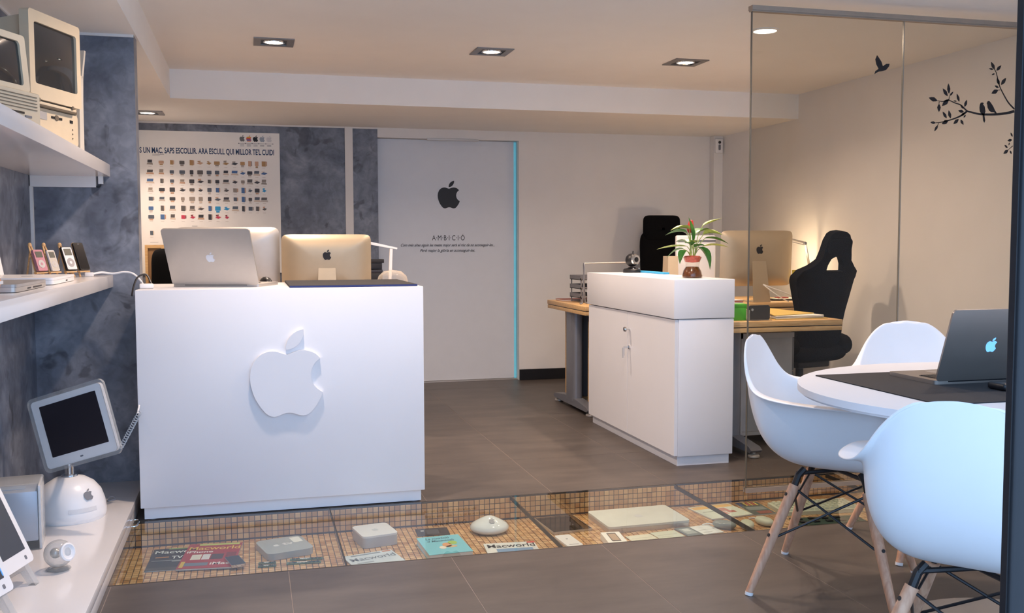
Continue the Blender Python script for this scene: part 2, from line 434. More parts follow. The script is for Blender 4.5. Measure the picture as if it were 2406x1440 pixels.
# walkable glass panels with dark joints
edges = [XL, .33, 1.178, 2.02, 2.87, 3.5, XR]
for i in range(len(edges)-1):
    b = B(); b.box(edges[i]+.0018, edges[i+1]-.0018, PY0+.004, PY1-.004, -.012, 0)
    obj('glass_panel', b, FGLASS, floor, smooth=False)
    if i:
        b = B(); b.box(edges[i]-.0017, edges[i]+.0017, PY0, PY1, -.02, -.0005)
        obj('joint_strip', b, mat('dark_joint', '#3a322c', .6), floor, smooth=False)
for y in (PY0, PY1):
    b = B(); b.box(XL, XR, y-.004, y+.004, -.02, -.0002); obj('edge_strip', b, mat('dark_joint', '#3a322c', .6), floor, smooth=False)
# unseen pavement before the shop, colour made paler to bounce daylight up to the ceiling
b = B(); b.box(-6, 8, -6, YF, -.2, -.004)
obj('floor_outside', b, mat('pavement', '#dcd9d4', .8, var=.1, scale=3), smooth=False, kind='structure')
# walls
b = B(); b.box(XL-.15, XL, YF, YP, 0, 2.6); obj('wall_left', b, STUCCO, smooth=False, kind='structure')
b = B(); b.box(XL-.15, XP, YP, YP+.12, 0, 2.6); obj('wall_end', b, STUCCO, smooth=False, kind='structure')
b = B(); b.box(XL-.15, XL, YP+.12, YB+.1, 0, 2.6); obj('wall_reception', b, PAINT, smooth=False, kind='structure')
b = B(); b.box(3.3, XR+.15, YF-.12, YF, 0, 2.6); obj('wall_front_added', b, PAINT, smooth=False, kind='structure')  # unseen wall piece added to keep mirrored daylight off the glass partition
b = B(); b.box(XR, XR+.15, YF, YB+.1, 0, 2.6); obj('wall_right', b, PAINT, smooth=False, kind='structure')
b = B()
b.box(XL, 1.045, YB, YB+.2, 0, 2.6)
wb = obj('wall_back', b, STUCCO, smooth=False, kind='structure')
b = B(); b.box(2.262, XR, YB, YB+.2, 0, 2.6); b.box(1.045, 2.262, YB, YB+.2, 2.076, 2.6); b.box(1.045, 2.262, YB+.16, YB+.2, 0, 2.076)
obj('plastered_half', b, PAINT, wb, smooth=False)
b = B(); b.box(.775, .84, YB-.012, YB, 0, ZS, bev=.002); obj('trim_1', b, PAINT, smooth=False, kind='structure')
b = B(); b.box(XL, 1.045, YB-.008, YB, ZS-.012, ZS); obj('trim_2', b, PAINT, smooth=False, kind='structure')
b = B(); b.box(4.06, XR, YB-.085, YB, 0, ZS, bev=.004); obj('trim_3', b, PAINT, smooth=False, kind='structure')
b = B(); b.box(2.262, 4.06, YB-.014, YB, 0, .095, bev=.003); obj('baseboard_back', b, BLACK, smooth=False, kind='structure')
b = B(); b.box(XR-.014, XR, 4.4, YB-.085, 0, .095, bev=.003); obj('baseboard_right', b, BLACK, smooth=False, kind='structure')
b = B(); b.box(XL, XP, YP-.006, YP, ZS-.012, ZS); b.box(XL, XL+.006, YF, YP, ZS-.012, ZS); obj('trim_4', b, PAINT, smooth=False, kind='structure')
# ceiling: raised tray with lowered soffits on the left and at the back
b = B(); b.box(XL-.15, XR+.15, YF-.2, YB+.2, ZC, ZC+.2)
ceil = obj('ceiling', b, CEIL, smooth=False, kind='structure')
b = B(); b.box(XL, XSOF, YF-.2, YBEAM, ZS, ZC); obj('soffit', b, CEIL, ceil, smooth=False)
b = B(); b.box(XL, XR, YBEAM, YB+.15, ZS, ZC); obj('soffit', b, CEIL, ceil, smooth=False)
# shopfront jamb beside the camera
b = B(); b.prism(rrect(.040, .026, .004, 3, 1.181, 1.292), 0, ZC, 'xy')
jamb = obj('trim_5', b, mat('graphite_frame', '#26272b', .5, metal=.2), kind='structure')
b = B(); b.box(1.157, 1.161, 1.285, 1.297, 0, ZC); obj('seal_strip', b, BLACK, jamb, smooth=False)
# white sliding door with emblem, motto and lit edge
b = B(); b.box(1.05, 2.236, YB+.075, YB+.11, .012, 2.074, bev=.003)
door = obj('door_1', b, mat('white_door', '#d9dde4', .4, var=.01), smooth=False, kind='structure')
b = B(); b.box(2.236, 2.254, YB+.072, YB+.10, .012, 2.070); obj('lit_edge', b, solid('#6fc4d8', .4, emit=.32), door, smooth=False)
b = B(); emblem(b, .236, 0, -.002); obj('emblem', b, INK, door, smooth=False, mw=Matrix.Translation((1.655, YB+.075, 1.6125)))
mw = face_front(1.655, YB+.0735, 1.222)
lettering('A·M·B·I·C·I·Ó', .062, INK, door, mw, width=.285, align='CENTER', space=1.1)
lettering('Com més altes siguin les metes major serà el risc de no aconseguir-les...', .034, INK, door, face_front(1.650, YB+.0735, 1.170), width=.82, shear=.45, align='CENTER', bold=.0004)
lettering('Però major la glòria en aconseguir-les.', .034, INK, door, face_front(1.645, YB+.0735, 1.124), width=.48, shear=.45, align='CENTER', bold=.0004)
b = B(); b.box(1.46, 1.905, YB-.012, YB+.002, 2.062, 2.078, bev=.002); obj('track_cover', b, ALUW, door, smooth=False)
b = B(); b.box(1.05, 2.262, YB+.06, YB+.12, 0, .010); obj('threshold', b, ALUW, door, smooth=False)
# motion sensor
t = thing('motion_sensor', 'small white motion sensor mounted high on the corner column', 'sensor', (4.10, YB-.085, 2.0))
b = B(); b.box(-.036, .036, -.03, 0, 0, .125, bev=.008); obj('housing', b, WPLAST, t)
b = B(); b.lathe([(.0, 0), (.013, 0), (.013, .006), (.008, .01), (0, .011)], 14); obj('lens', b, BLACK, t, mw=Matrix.Translation((0, -.03, .095)) @ Matrix.Rotation(PI/2, 4, 'X'))
b = B(); b.prism(rrect(.02, .05, .009, 4), -.035, -.03, 'xz'); obj('window_strip', b, GREYM, t, mw=Matrix.Translation((0, 0, .05)))

# glass partition with sheet joints and top rail
GY = 4.217
gp = thing('glass_partition', 'tall clear glass partition behind the meeting table', 'partition', (3.2, GY, 0))
for x0, x1 in ((2.282, 3.098), (3.102, XR)):
    b = B(); b.box(x0-3.2, x1-3.2, -.005, .005, .012, 2.29); obj('pane', b, GLASS, gp, smooth=False)
b = B(); b.box(2.274-3.2, XR-3.2, -.02, .02, 2.276, 2.297); b.box(2.274-3.2, XR-3.2, -.014, .014, 2.270, 2.276)
obj('top_rail', b, mat('satin_rail', '#a49688', .45, metal=.3), gp, smooth=False)
b = B(); b.box(2.276-3.2, XR-3.2, -.013, -.007, 0, .022); b.box(2.276-3.2, XR-3.2, .007, .013, 0, .022); obj('floor_rail', b, mat('satin_rail', '#a49688'), gp, smooth=False)
b = B(); b.box(2.2795-3.2, 2.2825-3.2, -.006, .006, .012, 2.282); obj('polished_edge', b, mat('glass_edge', '#5b5850', .3), gp, smooth=False)
b = B(); b.box(3.098-3.2, 3.102-3.2, -.0055, .0055, .012, 2.282); obj('sheet_joint', b, mat('glass_edge2', '#8b867c', .3), gp, smooth=False)

# vinyl birds and branch on the glass
def decal(name, polys, label, cat, tubes=()):
    b = B()
    for p in polys: b.prism(p, -.0068, -.0056, 'xz')
    for a, w in tubes:
        for i in range(len(a)-1):
            (x0, z0), (x1, z1) = a[i], a[i+1]; d = math.hypot(x1-x0, z1-z0) or 1; nx, nz = -(z1-z0)/d*w[i], (x1-x0)/d*w[i]
            mx, mz = -(z1-z0)/d*w[i+1], (x1-x0)/d*w[i+1]
            b.prism([(x0-nx, z0-nz), (x1-mx, z1-mz), (x1+mx, z1+mz), (x0+nx, z0+nz)], -.0068, -.0056, 'xz')
    return obj(name, b, INK, smooth=False, label=label, cat=cat, loc=(0, GY, 0))
def px2(x, y):  # photo reading -> partition plane, metres
    return (3.246+(x-2180)*.002523, 1.907-(y-230)*.00236+(x-2180)*.00013)
def leafpoly(x, z, L, ang, w=.32):
    c, s = math.cos(ang), math.sin(ang); pts = []
    prof = [(0, 0), (.2, .6), (.45, 1), (.75, .62), (1, 0)]
    up_ = [(t*L, h*w*L/2) for t, h in prof]; dn = [(t*L, -h*w*L/2) for t, h in prof[1:-1]][::-1]
    for u, v in up_+dn: pts.append((x+u*c-v*s, z+u*s+v*c))
    return pts
def spline(pts, n=6):
    out = []
    for i in range(len(pts)-1):
        p0 = pts[max(i-1, 0)]; p1 = pts[i]; p2 = pts[i+1]; p3 = pts[min(i+2, len(pts)-1)]
        for k in range(n):
            t = k/n
            out.append(tuple(.5*((2*p1[j])+(-p0[j]+p2[j])*t+(2*p0[j]-5*p1[j]+4*p2[j]-p3[j])*t*t+(-p0[j]+3*p1[j]-3*p2[j]+p3[j])*t**3) for j in range(len(p1))))
    out.append(tuple(pts[-1])); return out
zx = lambda x, y: px2(2140+x/4.966, 130+y/4.966)      # reading of an enlarged view
br = []
for pts, w in (([(1195, 655), (1120, 672), (1000, 683), (880, 683), (780, 676), (690, 655), (640, 640), (570, 580), (500, 555), (430, 525)], (.007, .002)),
               ([(640, 645), (590, 680), (520, 710), (430, 735), (340, 752), (285, 755)], (.005, .0015)),
               ([(430, 525), (360, 538), (300, 528)], (.003, .0012)), ([(430, 525), (435, 480)], (.002, .001)),
               ([(1195, 632), (1120, 560), (1050, 455), (1010, 380), (970, 250), (940, 205)], (.004, .0015)), ([(1020, 430), (990, 432)], (.002, .001)), ([(320, 760), (305, 790)], (.002, .001)), ([(320, 540), (318, 565)], (.002, .001))):
    q = spline([zx(*p) for p in pts], 4); n = len(q)
    br.append((q, [w[0]+(w[1]-w[0])*i/(n-1) for i in range(n)]))
lv = []
for (x0, y0, x1, y1, w) in ((300, 530, 200, 495, .42), (318, 560, 320, 645, .5), (430, 515, 352, 585, .45), (415, 485, 357, 403, .4), (430, 460, 418, 352, .36), (437, 482, 478, 438, .35), (550, 545, 518, 460, .36),
                            (520, 540, 482, 532, .35), (612, 600, 637, 525, .42), (605, 650, 540, 635, .5), (620, 660, 570, 690, .45), (410, 712, 362, 642, .4), (455, 715, 430, 630, .42), (430, 735, 355, 770, .5), (548, 722, 488, 775, .45),
                            (570, 730, 605, 785, .5), (605, 710, 628, 680, .45), (285, 758, 226, 748, .45), (312, 780, 273, 843, .38), (600, 620, 560, 570, .3),
                            (950, 215, 905, 135, .42), (935, 215, 882, 203, .35), (972, 228, 1026, 172, .42), (952, 258, 916, 272, .45), (1010, 380, 980, 300, .42), (1030, 378, 1088, 303, .42), (1005, 408, 955, 382, .42), (998, 430, 920, 465, .5),
                            (1140, 1062, 1082, 1102, .5), (1130, 1042, 1092, 1008, .45), (1180, 958, 1125, 965, .5), (1185, 925, 1160, 880, .4), (1150, 985, 1143, 1015, .4), (1160, 1070, 1178, 1108, .5)):
    a = zx(x0, y0); c = zx(x1, y1); lv.append(leafpoly(a[0], a[1], math.hypot(c[0]-a[0], c[1]-a[1]), math.atan2(c[1]-a[1], c[0]-a[0]), w))
lv2 = lv[-6:]; lv = lv[:-6]
decal('branch_decal', lv, 'black vinyl leafy branch sticker on the glass partition', 'decal', br)
decal('sprig_decal', lv2, 'small black vinyl leaf sprig below the branch sticker', 'decal', [([zx(1190, 1022), zx(1140, 1060)], [.002, .001])])
decal('bird_decal', [[zx(*p) for p in ((790, 575), (800, 558), (820, 556), (836, 566), (824, 574), (845, 600), (856, 650), (846, 676), (846, 700), (856, 745), (846, 770), (832, 745), (824, 690), (806, 672), (790, 648), (785, 610))]], 'black vinyl bird with long tail perched left on the branch sticker', 'decal')
decal('bird_decal', [[zx(*p) for p in ((868, 566), (878, 545), (895, 541), (915, 560), (945, 600), (966, 640), (990, 672), (975, 676), (955, 662), (925, 660), (900, 645), (880, 610), (876, 580))]], 'black vinyl bird facing left perched right on the branch sticker', 'decal')
zb = lambda x, y: px2(1700+x/3, y/3)
decal('bird_decal', [[zb(*p) for p in ((1088, 425), (1100, 440), (1118, 465), (1128, 492), (1150, 478), (1172, 478), (1168, 495), (1150, 515), (1125, 523), (1100, 525), (1073, 540), (1078, 522), (1100, 508), (1084, 480), (1077, 450))]], 'black vinyl bird flying alone on the glass partition', 'decal')

# ceiling lamps
def downlight(x, y, z, label, on=1.0, tilt=0, power=LAMP_W, rz=0, spread=150):
    t = thing('ceiling_downlight', label, 'ceiling lamp', (x, y, z), rz, 'square ceiling downlights')
    h = .112; i = .072
    b = B()
    for (x0, x1, y0, y1) in ((-h, h, -h, -i), (-h, h, i, h), (-h, -i, -i, i), (i, h, -i, i)): b.box(x0, x1, y0, y1, -.006, 0)
    obj('frame', b, STEEL, t, smooth=False)
    b = B(); b.box(-i, i, -i, i, -.0012, 0); obj('recess', b, BLACK, t, smooth=False)
    b = B(); b.lathe([(.062, 0), (.060, -.006), (.054, -.0075), (.05, -.003)], 28); obj('lamp_ring', b, CHROME, t)
    b = B(); b.lathe([(0, -.004), (.054, -.004), (.054, -.0015)], 28); obj('bulb', b, solid('#fff4e2', .5, emit=9), t)
    l = bpy.data.lights.new('downlight_beam', 'AREA'); l.shape = 'DISK'; l.size = .1; l.energy = power; l.color = WARM; l.spread = math.radians(spread)
    lo = bpy.data.objects.new('downlight_beam', l); C.objects.link(lo); lo.parent = t; lo.location = (0, 0, -.012); lo.rotation_euler = (tilt, 0, 0)
    return t
downlight(.157, 5.85, ZC, 'square steel downlight in the tray ceiling above the reception counter')
downlight(1.426, 5.82, ZC, 'square steel downlight in the tray ceiling above the aisle')
downlight(2.707, 5.86, ZC, 'square steel downlight in the tray ceiling above the white cabinet')
downlight(.157, 4.02, ZC, 'square steel downlight near the shelves, in the front ceiling row', power=LAMP_W*1.15)
downlight(1.64, 4.02, ZC, 'square steel downlight over the glass floor, in the front ceiling row')
downlight(2.9, 2.9, ZC, 'square steel downlight over the meeting table', power=LAMP_W*.5)
downlight(-.70, 7.70, ZS, 'square steel downlight in the soffit above the poster', power=LAMP_W*.45, spread=112)
t = thing('round_ceiling_lamp', 'round white ceiling lamp behind the glass partition', 'ceiling lamp', (2.72, 4.88, ZC))
b = B(); b.lathe([(.075, 0), (.075, -.005), (.062, -.008), (.06, -.003)], 32); obj('rim', b, WPLAST, t)
b = B(); b.lathe([(0, -.006), (.06, -.006), (.06, -.001)], 32); obj('diffuser', b, solid('#fffaf0', .5, emit=7), t)
l = bpy.data.lights.new('round_beam', 'AREA'); l.shape = 'DISK'; l.size = .11; l.energy = LAMP_W*.8; l.color = WARM
lo = bpy.data.objects.new('round_beam', l); C.objects.link(lo); lo.parent = t; lo.location = (0, 0, -.012)
# ================================================================== RECEPTION COUNTER
t = thing('reception_counter', 'large white reception counter with raised fruit emblem on its front', 'counter', (.1455, 4.79, 0))
def LB(x0, x1, y0, y1, z0, z1, bev=0, o=(.1455, 4.79)):   # box given in world x/y, local to o
    b = B(); b.box(x0-o[0], x1-o[0], y0-o[1], y1-o[1], z0, z1, bev); return b
obj('plinth', LB(-.462, .752, 4.482, 5.10, .004, .058), LACQ, t, smooth=False)
obj('body', LB(-.474, .765, 4.45, 5.13, .059, 1.002, .003), LACQ, t)
b = B(); emblem(b, .385, 0, -.02)
obj('emblem', b, LACQ, t, smooth=False, mw=Matrix.Translation((.142-.1455, 4.4505-4.79, .628)))
for x in (-.43, .72):
    b = B(); b.lathe([(.016, 0), (.016, .006), (0, .006)], 12); obj('levelling_foot', b, GREYM, t, mw=Matrix.Translation((x-.1455, 4.50-4.79, 0)))
# black desk pad
t = thing('counter_pad', 'black desk pad with navy edge on the right of the counter', 'desk pad', (.45, 4.8, 1.002))
obj('pad', LB(.17, .742, 4.475, 5.12, 0, .010, .001, (.45, 4.8)), MATBL, t, smooth=False)
obj('edge', LB(.17, .742, 4.4735, 4.475, .001, .009, 0, (.45, 4.8)), BLUE_EDGE, t, smooth=False)

def laptop(name, label, w, d, hinge, rz, lean, shell, keys=True, logo=None, logo_m=None, th=.012, lid_t=.007, cat='laptop', scr=SCREEN, logo_s=.06):
    # hinge: world position of the hinge centre; local +Y runs from hinge to the user; lean tips the lid towards -Y
    t = thing(name, label, cat, hinge, rz)
    b = B(); b.prism(rrect(w, d, .012, 4, 0, d/2), 0, th, 'xy'); obj('base', b, shell, t)
    if keys:
        b = B(); b.prism(rrect(w*.82, d*.42, .004, 2, 0, d*.30), th, th+.0008, 'xy'); kb = obj('keyboard', b, BLACK, t, smooth=False)
        b = B()
        for r in range(5):
            for c in range(13): b.box(-w*.40+c*w*.8/13+.001, -w*.40+(c+1)*w*.8/13-.001, d*.105+r*d*.078+.001, d*.105+(r+1)*d*.078-.001, th+.0008, th+.0022)
        obj('keys', b, BLACK, kb, smooth=False, kind='stuff')
        b = B(); b.prism(rrect(w*.3, d*.3, .004, 2, 0, d*.75), th, th+.0006, 'xy'); obj('trackpad', b, ALU, t, smooth=False)
    hl = d*1.02
    mw = Matrix.Translation((0, .004, th)) @ Matrix.Rotation(lean, 4, 'X')
    b = B(); b.prism(rrect(w, hl, .014, 5, 0, hl/2), 0, -lid_t, 'xz'); lid = obj('lid', b, shell, t, mw=mw)
    b = B(); b.prism(rrect(w*.94, hl*.88, .004, 2, 0, hl*.52), .0002, .0008, 'xz'); obj('display', b, scr, lid, smooth=False)
    if logo:
        b = B(); emblem(b, logo_s, 0, -.0012); obj('emblem', b, logo_m, lid, smooth=False, mw=Matrix.Translation((0, -lid_t, hl/2)) )
    b = B(); b.tube([(-w*.36, .004, th*.8), (w*.36, .004, th*.8)], .0055, 10); obj('hinge', b, BLACK, t)
    return t
# local +Y must point away from the camera for lids seen from behind
laptop('laptop', 'silver laptop standing open on the reception counter, seen from behind', .405, .272, (-.150, 4.68, 1.002), -.347, .43, ALUW, True, True, solid('#e6e8ee', .3), .014, .009, logo_s=.048)
# mouse behind it
t = thing('computer_mouse', 'black computer mouse on the counter beside the silver laptop', 'mouse', (.076, 5.02, 1.002), .3)
b = B(); b.ball((0, 0, 0), .03, 18, 12, (1, 1.7, 1.1)); bmesh.ops.bisect_plane(b.bm, geom=b.bm.verts[:]+b.bm.edges[:]+b.bm.faces[:], plane_co=(0, 0, 0), plane_no=(0, 0, 1), clear_inner=True)
obj('shell', b, BLACK, t); b = B(); b.box(-.001, .001, .02, .045, .020, .031); obj('seam', b, GREYM, t)
# charger and cable at the left end of the counter
t = thing('charger_block', 'small white charger block with black cable on the left end of the counter', 'charger', (-.440, 4.60, 1.0025), .1)
b = B(); b.box(-.03, .03, -.018, .018, 0, .022, .006); obj('block', b, WPLAST, t)
b = B(); b.tube(spline([(.02, .03, .02), (.0, .05, .06), (-.035, .03, .05), (-.053, .0, .012), (-.062, -.02, -.03)], 6), .004, 8); obj('cable', b, BLACK, t)
# ================================================================== RECEPTION DESK BEHIND
def tee_leg(t, x, y0, y1, top):
    ym = (y0+y1)/2
    b = B(); b.prism(rrect(.075, .19, .03, 5, x, ym), .06, top, 'xy'); obj('leg', b, GREYM, t)
    b = B(); b.prism(rrect(.08, .06, .012, 3, x, ym-.03), top-.14, top-.02, 'xy'); obj('leg_cap', b, GREYM, t)
    b = B(); b.prism([(y0, .045), (y0+.02, .03), (y1-.02, .03), (y1, .045), (y1-.03, .062), (ym+.12, .085), (ym-.12, .085), (y0+.03, .062)], x-.035, x+.035, 'yz'); obj('foot_bar', b, GREYM, t)
    for y in (y0+.035, y1-.035):
        b = B(); b.lathe([(.022, .0), (.033, .003), (.033, .012), (.026, .02), (.012, .024), (.012, .034)], 20, (x, y, 0)); obj('foot_pad', b, ALUW, t)
def desk(name, label, x0, x1, y0, y1, top=.765, legs=True):
    t = thing(name, label, 'desk', (0, 0, 0)); 
    b = B(); b.box(x0, x1, y0, y1, top-.03, top, .002); obj('top_board', b, WOODB, t)
    b = B(); b.box(x0+.006, x1-.006, y0+.006, y1-.006, top-.035, top-.03); obj('shadow_gap', b, BLACK, t, smooth=False)
    b = B(); b.box(x0+.002, x1-.002, y0+.002, y1-.002, top-.06, top-.035, .002); obj('lower_board', b, WOODB, t)
    if legs:
        for x in (x0+.07, x1-.2): tee_leg(t, x, y0+.05, y1-.05, top-.06)
    return t
def rehome(t, loc):    # move the empty to its base without moving the parts
    for ch in t.children: ch.matrix_local = Matrix.Translation(-Vector(loc)) @ ch.matrix_local
    t.location = loc
t = desk('reception_desk', 'wooden reception desk hidden behind the white counter', -.52, 1.0, 5.95, 6.75); rehome(t, (.24, 6.35, 0))
def imac(name, label, w, h, chin, loc, rz, tilt=.06, lift=.115, shell=ALUW, logo_m=INK):
    # back of the screen looks along local -Y
    t = thing(name, label, 'computer', loc, rz)
    zc = lift+h/2
    mw = Matrix.Translation((0, 0, zc)) @ Matrix.Rotation(tilt, 4, 'X')
    def fn(u, v):
        # squircle bulge
        a = 2*PI*u; k = v
        c, s = math.cos(a), math.sin(a); e = .14
        x = math.copysign(abs(c)**e, c)*w/2; z = math.copysign(abs(s)**e, s)*h/2
        y = -.045*(1-k**4)**.9-.004
        return (x*k, y if k < 1 else -.004, z*k)
    b = B(); b.grid(fn, 72, 14, True)
    b.grid(lambda u, v: (math.copysign(abs(math.cos(2*PI*u))**.14, math.cos(2*PI*u))*w/2*(1-v), -.004+(.006 if v == 0 else .006)*min(1, v*50), math.copysign(abs(math.sin(2*PI*u))**.14, math.sin(2*PI*u))*h/2*(1-v)), 72, 3, True)
    hs = obj('housing', b, shell, t, mw=mw, angle=60)
    b = B(); b.prism(rrect(w*.97, h*.80, .008, 3, 0, h*.07), .0035, .0045, 'xz'); obj('display', b, SCREEN, hs, smooth=False)
    b = B(); emblem(b, h*.168, 0, -.0015); obj('emblem', b, logo_m, hs, smooth=False, mw=Matrix.Translation((0, -.0485, h*.17)))
    # bent sheet stand
    sw = w*.19; pr = [(-.10, .006), (.085, .006), (.085, 0), (-.10, 0)]
    b = B(); b.prism(rrect(sw*1.25, .19, .006, 3, 0, -.005), 0, .006, 'xy'); st = obj('stand_foot', b, shell, t)
    b = B(); q0, q1 = .094, .048
    b._new([(-sw*.62, -q0, .004), (sw*.62, -q0, .004), (sw*.5, -q1, zc-.02), (-sw*.5, -q1, zc-.02), (-sw*.62, -q0+.006, .004), (sw*.62, -q0+.006, .004), (sw*.5, -q1+.006, zc-.02), (-sw*.5, -q1+.006, zc-.02)], FB)
    nk = obj('stand_neck', b, shell, t, smooth=False)
    b = B(); b.lathe([(.0, 0), (.018, 0), (.018, -.003), (0, -.003)], 20); obj('cable_hole', b, GREYP, nk, mw=Matrix.Translation((0, -q0+.021, zc*.36)) @ Matrix.Rotation(PI/2-.14, 4, 'X'))
    return t
imac('all_in_one_computer', 'large silver all-in-one computer behind the open laptop at reception', .62, .40, 1, (-.127, 6.3, .765), -.10, .06, .135)
imac('all_in_one_computer', 'silver all-in-one computer with black emblem right of the open laptop', .545, .375, 1, (.462, 6.2, .765), -.05, .05, .115, mat('champagne_aluminium', '#b9a990', .42, metal=.5, var=.02, scale=20))
# folding white lamp
t = thing('desk_lamp', 'white folding desk lamp with two slim arms behind the reception counter', 'lamp', (.85, 6.25, .765))
b = B(); b.lathe([(.07, 0), (.07, .012), (.05, .02), (0, .022)], 28); obj('base', b, WPLAST, t)
b = B(); b.M = Matrix.Rotation(.05, 4, 'Y'); b.prism(rrect(.02, .02, .004, 2), .015, .40, 'xy'); obj('lower_arm', b, WPLAST, t)
b = B(); b._new([(-.22, -.011, .445), (.055, -.011, .395), (.06, -.011, .405), (-.22, -.011, .468), (-.22, .011, .445), (.055, .011, .395), (.06, .011, .405), (-.22, .011, .468)], [(0,1,2,3),(7,6,5,4),(4,5,1,0),(5,6,2,1),(6,7,3,2),(7,4,0,3)]); obj('lamp_head', b, WPLAST, t, smooth=False)
# glass dome
t = thing('glass_dome', 'clear glass dome standing behind the black pad', 'glass dome', (.845, 6.02, .765))
b = B(); b.lathe([(.098, 0), (.10, .12), (.098, .19), (.085, .235), (.055, .262), (0, .272)], 36); obj('dome', b, GLASSW, t)
b = B(); b.lathe([(.0, .0), (.104, 0), (.104, .01), (0, .01)], 36); obj('base', b, WOODB, t)
# dark boxes on a low cupboard behind
t = thing('low_cupboard', 'low grey cupboard standing against the grey back wall', 'cupboard', (.62, 7.1, 0))
b = B(); b.box(-.3, .3, -.2, .2, .05, .93, .003); obj('body', b, GREYP, t)
b = B(); b.box(-.28, .28, -.18, .18, 0, .05); obj('plinth', b, BLACK, t)
t = thing('black_box', 'black storage box stacked on top, right of the silver all-in-one', 'box', (.815, 7.02, 1.015), .1)
b = B(); b.box(-.10, .085, -.06, .06, 0, .07, .004); obj('body', b, solid('#20222c'), t); b = B(); b.box(-.10, .098, -.066, .066, .045, .072, .003); obj('lid', b, solid('#1a1b22'), t)
t = thing('black_box', 'wide flat black box under the smaller black box behind the counter', 'box', (.79, 7.02, .93), -.1)
b = B(); b.box(-.13, .12, -.08, .08, 0, .06, .004); obj('body', b, solid('#1b1b20'), t); b = B(); b.box(-.132, .122, -.082, .082, .06, .083, .003); obj('lid', b, solid('#222430'), t)
# office chair (mesh back) generic
def caster_base(t, z0=.11, r=.29, m=BLACK):
    b = B(); b.lathe([(.03, z0), (.035, z0+.05), (.028, z0+.08), (.025, .40)], 20); obj('gas_lift', b, BLACK, t)
    for k in range(5):
        a = 2*PI*k/5+.3; dx, dy = math.cos(a), math.sin(a)
        b = B(); b.tube([(0, 0, z0+.045), (dx*r*.6, dy*r*.6, z0+.02), (dx*r, dy*r, z0-.012)], [.026, .02, .014], 8); obj('base_arm', b, m, t)
        b = B()
        for s in (-1, 1):
            b.M = Matrix.Translation((dx*r-dy*.014*s, dy*r+dx*.014*s, .03)) @ Matrix.Rotation(a, 4, 'Z') @ Matrix.Rotation(PI/2, 4, 'X')
            b.lathe([(0, -.008), (.026, -.008), (.03, -.004), (.03, .004), (.026, .008), (0, .008)], 14)
        cst = obj('caster', b, BLACK, t)
        b = B(); b.tube([(dx*r, dy*r, .045), (dx*r, dy*r, z0)], .007, 6); obj('caster_pin', b, STEEL, cst)
def pillow(w, h, d, r, e=.35):
    # rounded cushion centred on origin, faces +-Y
    b = B(); n = 40
    def fn(u, v):
        a = 2*PI*u; c, s = math.cos(a), math.sin(a)
        x = math.copysign(abs(c)**e, c)*w/2; z = math.copysign(abs(s)**e, s)*h/2
        th = PI*(v-.5); k = max(1e-3, math.cos(th))**.35
        return (x*k, d/2*math.sin(th), z*k)
    b.grid(fn, n, 11, True); return b
def office_chair(label, loc, rz, ztop, head=None, w=.46, bh=.5):
    t = thing('office_chair', label, 'chair', loc, rz)
    caster_base(t)
    b = B(); b.M = Matrix.Translation((0, .02, .47)) @ Matrix.Rotation(PI/2, 4, 'X'); pb = pillow(.48, .48, .09, .1); 
    obj('seat', pb, FABRIC, t, mw=b.M, angle=60); b.bm.free()
    obj('backrest', pillow(w, bh, .07, .1, .3), FABRIC, t, mw=Matrix.Translation((0, -.23, ztop-bh/2)) @ Matrix.Rotation(.1, 4, 'X'), angle=60)
    b = B(); b.tube([(0, -.02, .43), (0, -.22, .46), (0, -.275, .6), (0, -.265, ztop-.1)], .018, 8); obj('back_post', b, BLACK, t)
    if head: obj('headrest', pillow(head[0], head[1], .07, .1, .28), FABRIC, t, mw=Matrix.Translation((head[2], -.25, head[3])), angle=60)
    for s in (-1, 1):
        b = B(); b.tube([(s*.22, 0, .45), (s*.285, 0, .47), (s*.285, 0, .64)], .012, 8); ar = obj('arm_post', b, BLACK, t)
        b = B(); b.box(s*.285-.03, s*.285+.03, -.12, .12, .64, .665, .01); obj('arm_pad', b, BLACK, ar)
    return t
office_chair('black office chair partly hidden behind the open laptop at reception', (-.52, 7.45, 0), PI, 1.165, None, .36, .5)
office_chair('tall black office chair with square headrest behind the potted plant', (3.50, 7.72, 0), PI, 1.30, (.345, .24, .03, 1.315), .47, .62)
# wooden frame leaning on the back wall
t = thing('wooden_frame', 'wooden frame leaning on the wall under the left of the poster', 'frame', (-.695, 8.05, 0))
b = B()
for x0, x1, z0, z1 in ((-.08, -.06, 0, 1.19), (.04, .06, 0, 1.19), (-.06, .04, 1.165, 1.19), (-.06, .04, 0, .03)): b.box(x0, x1, -.012, .012, z0, z1)
obj('frame', b, WOODB, t, smooth=False); b = B(); b.box(-.06, .04, -.004, .004, .03, 1.165); obj('panel', b, mat('brown_board', '#8d6b48', .7), t, smooth=False)
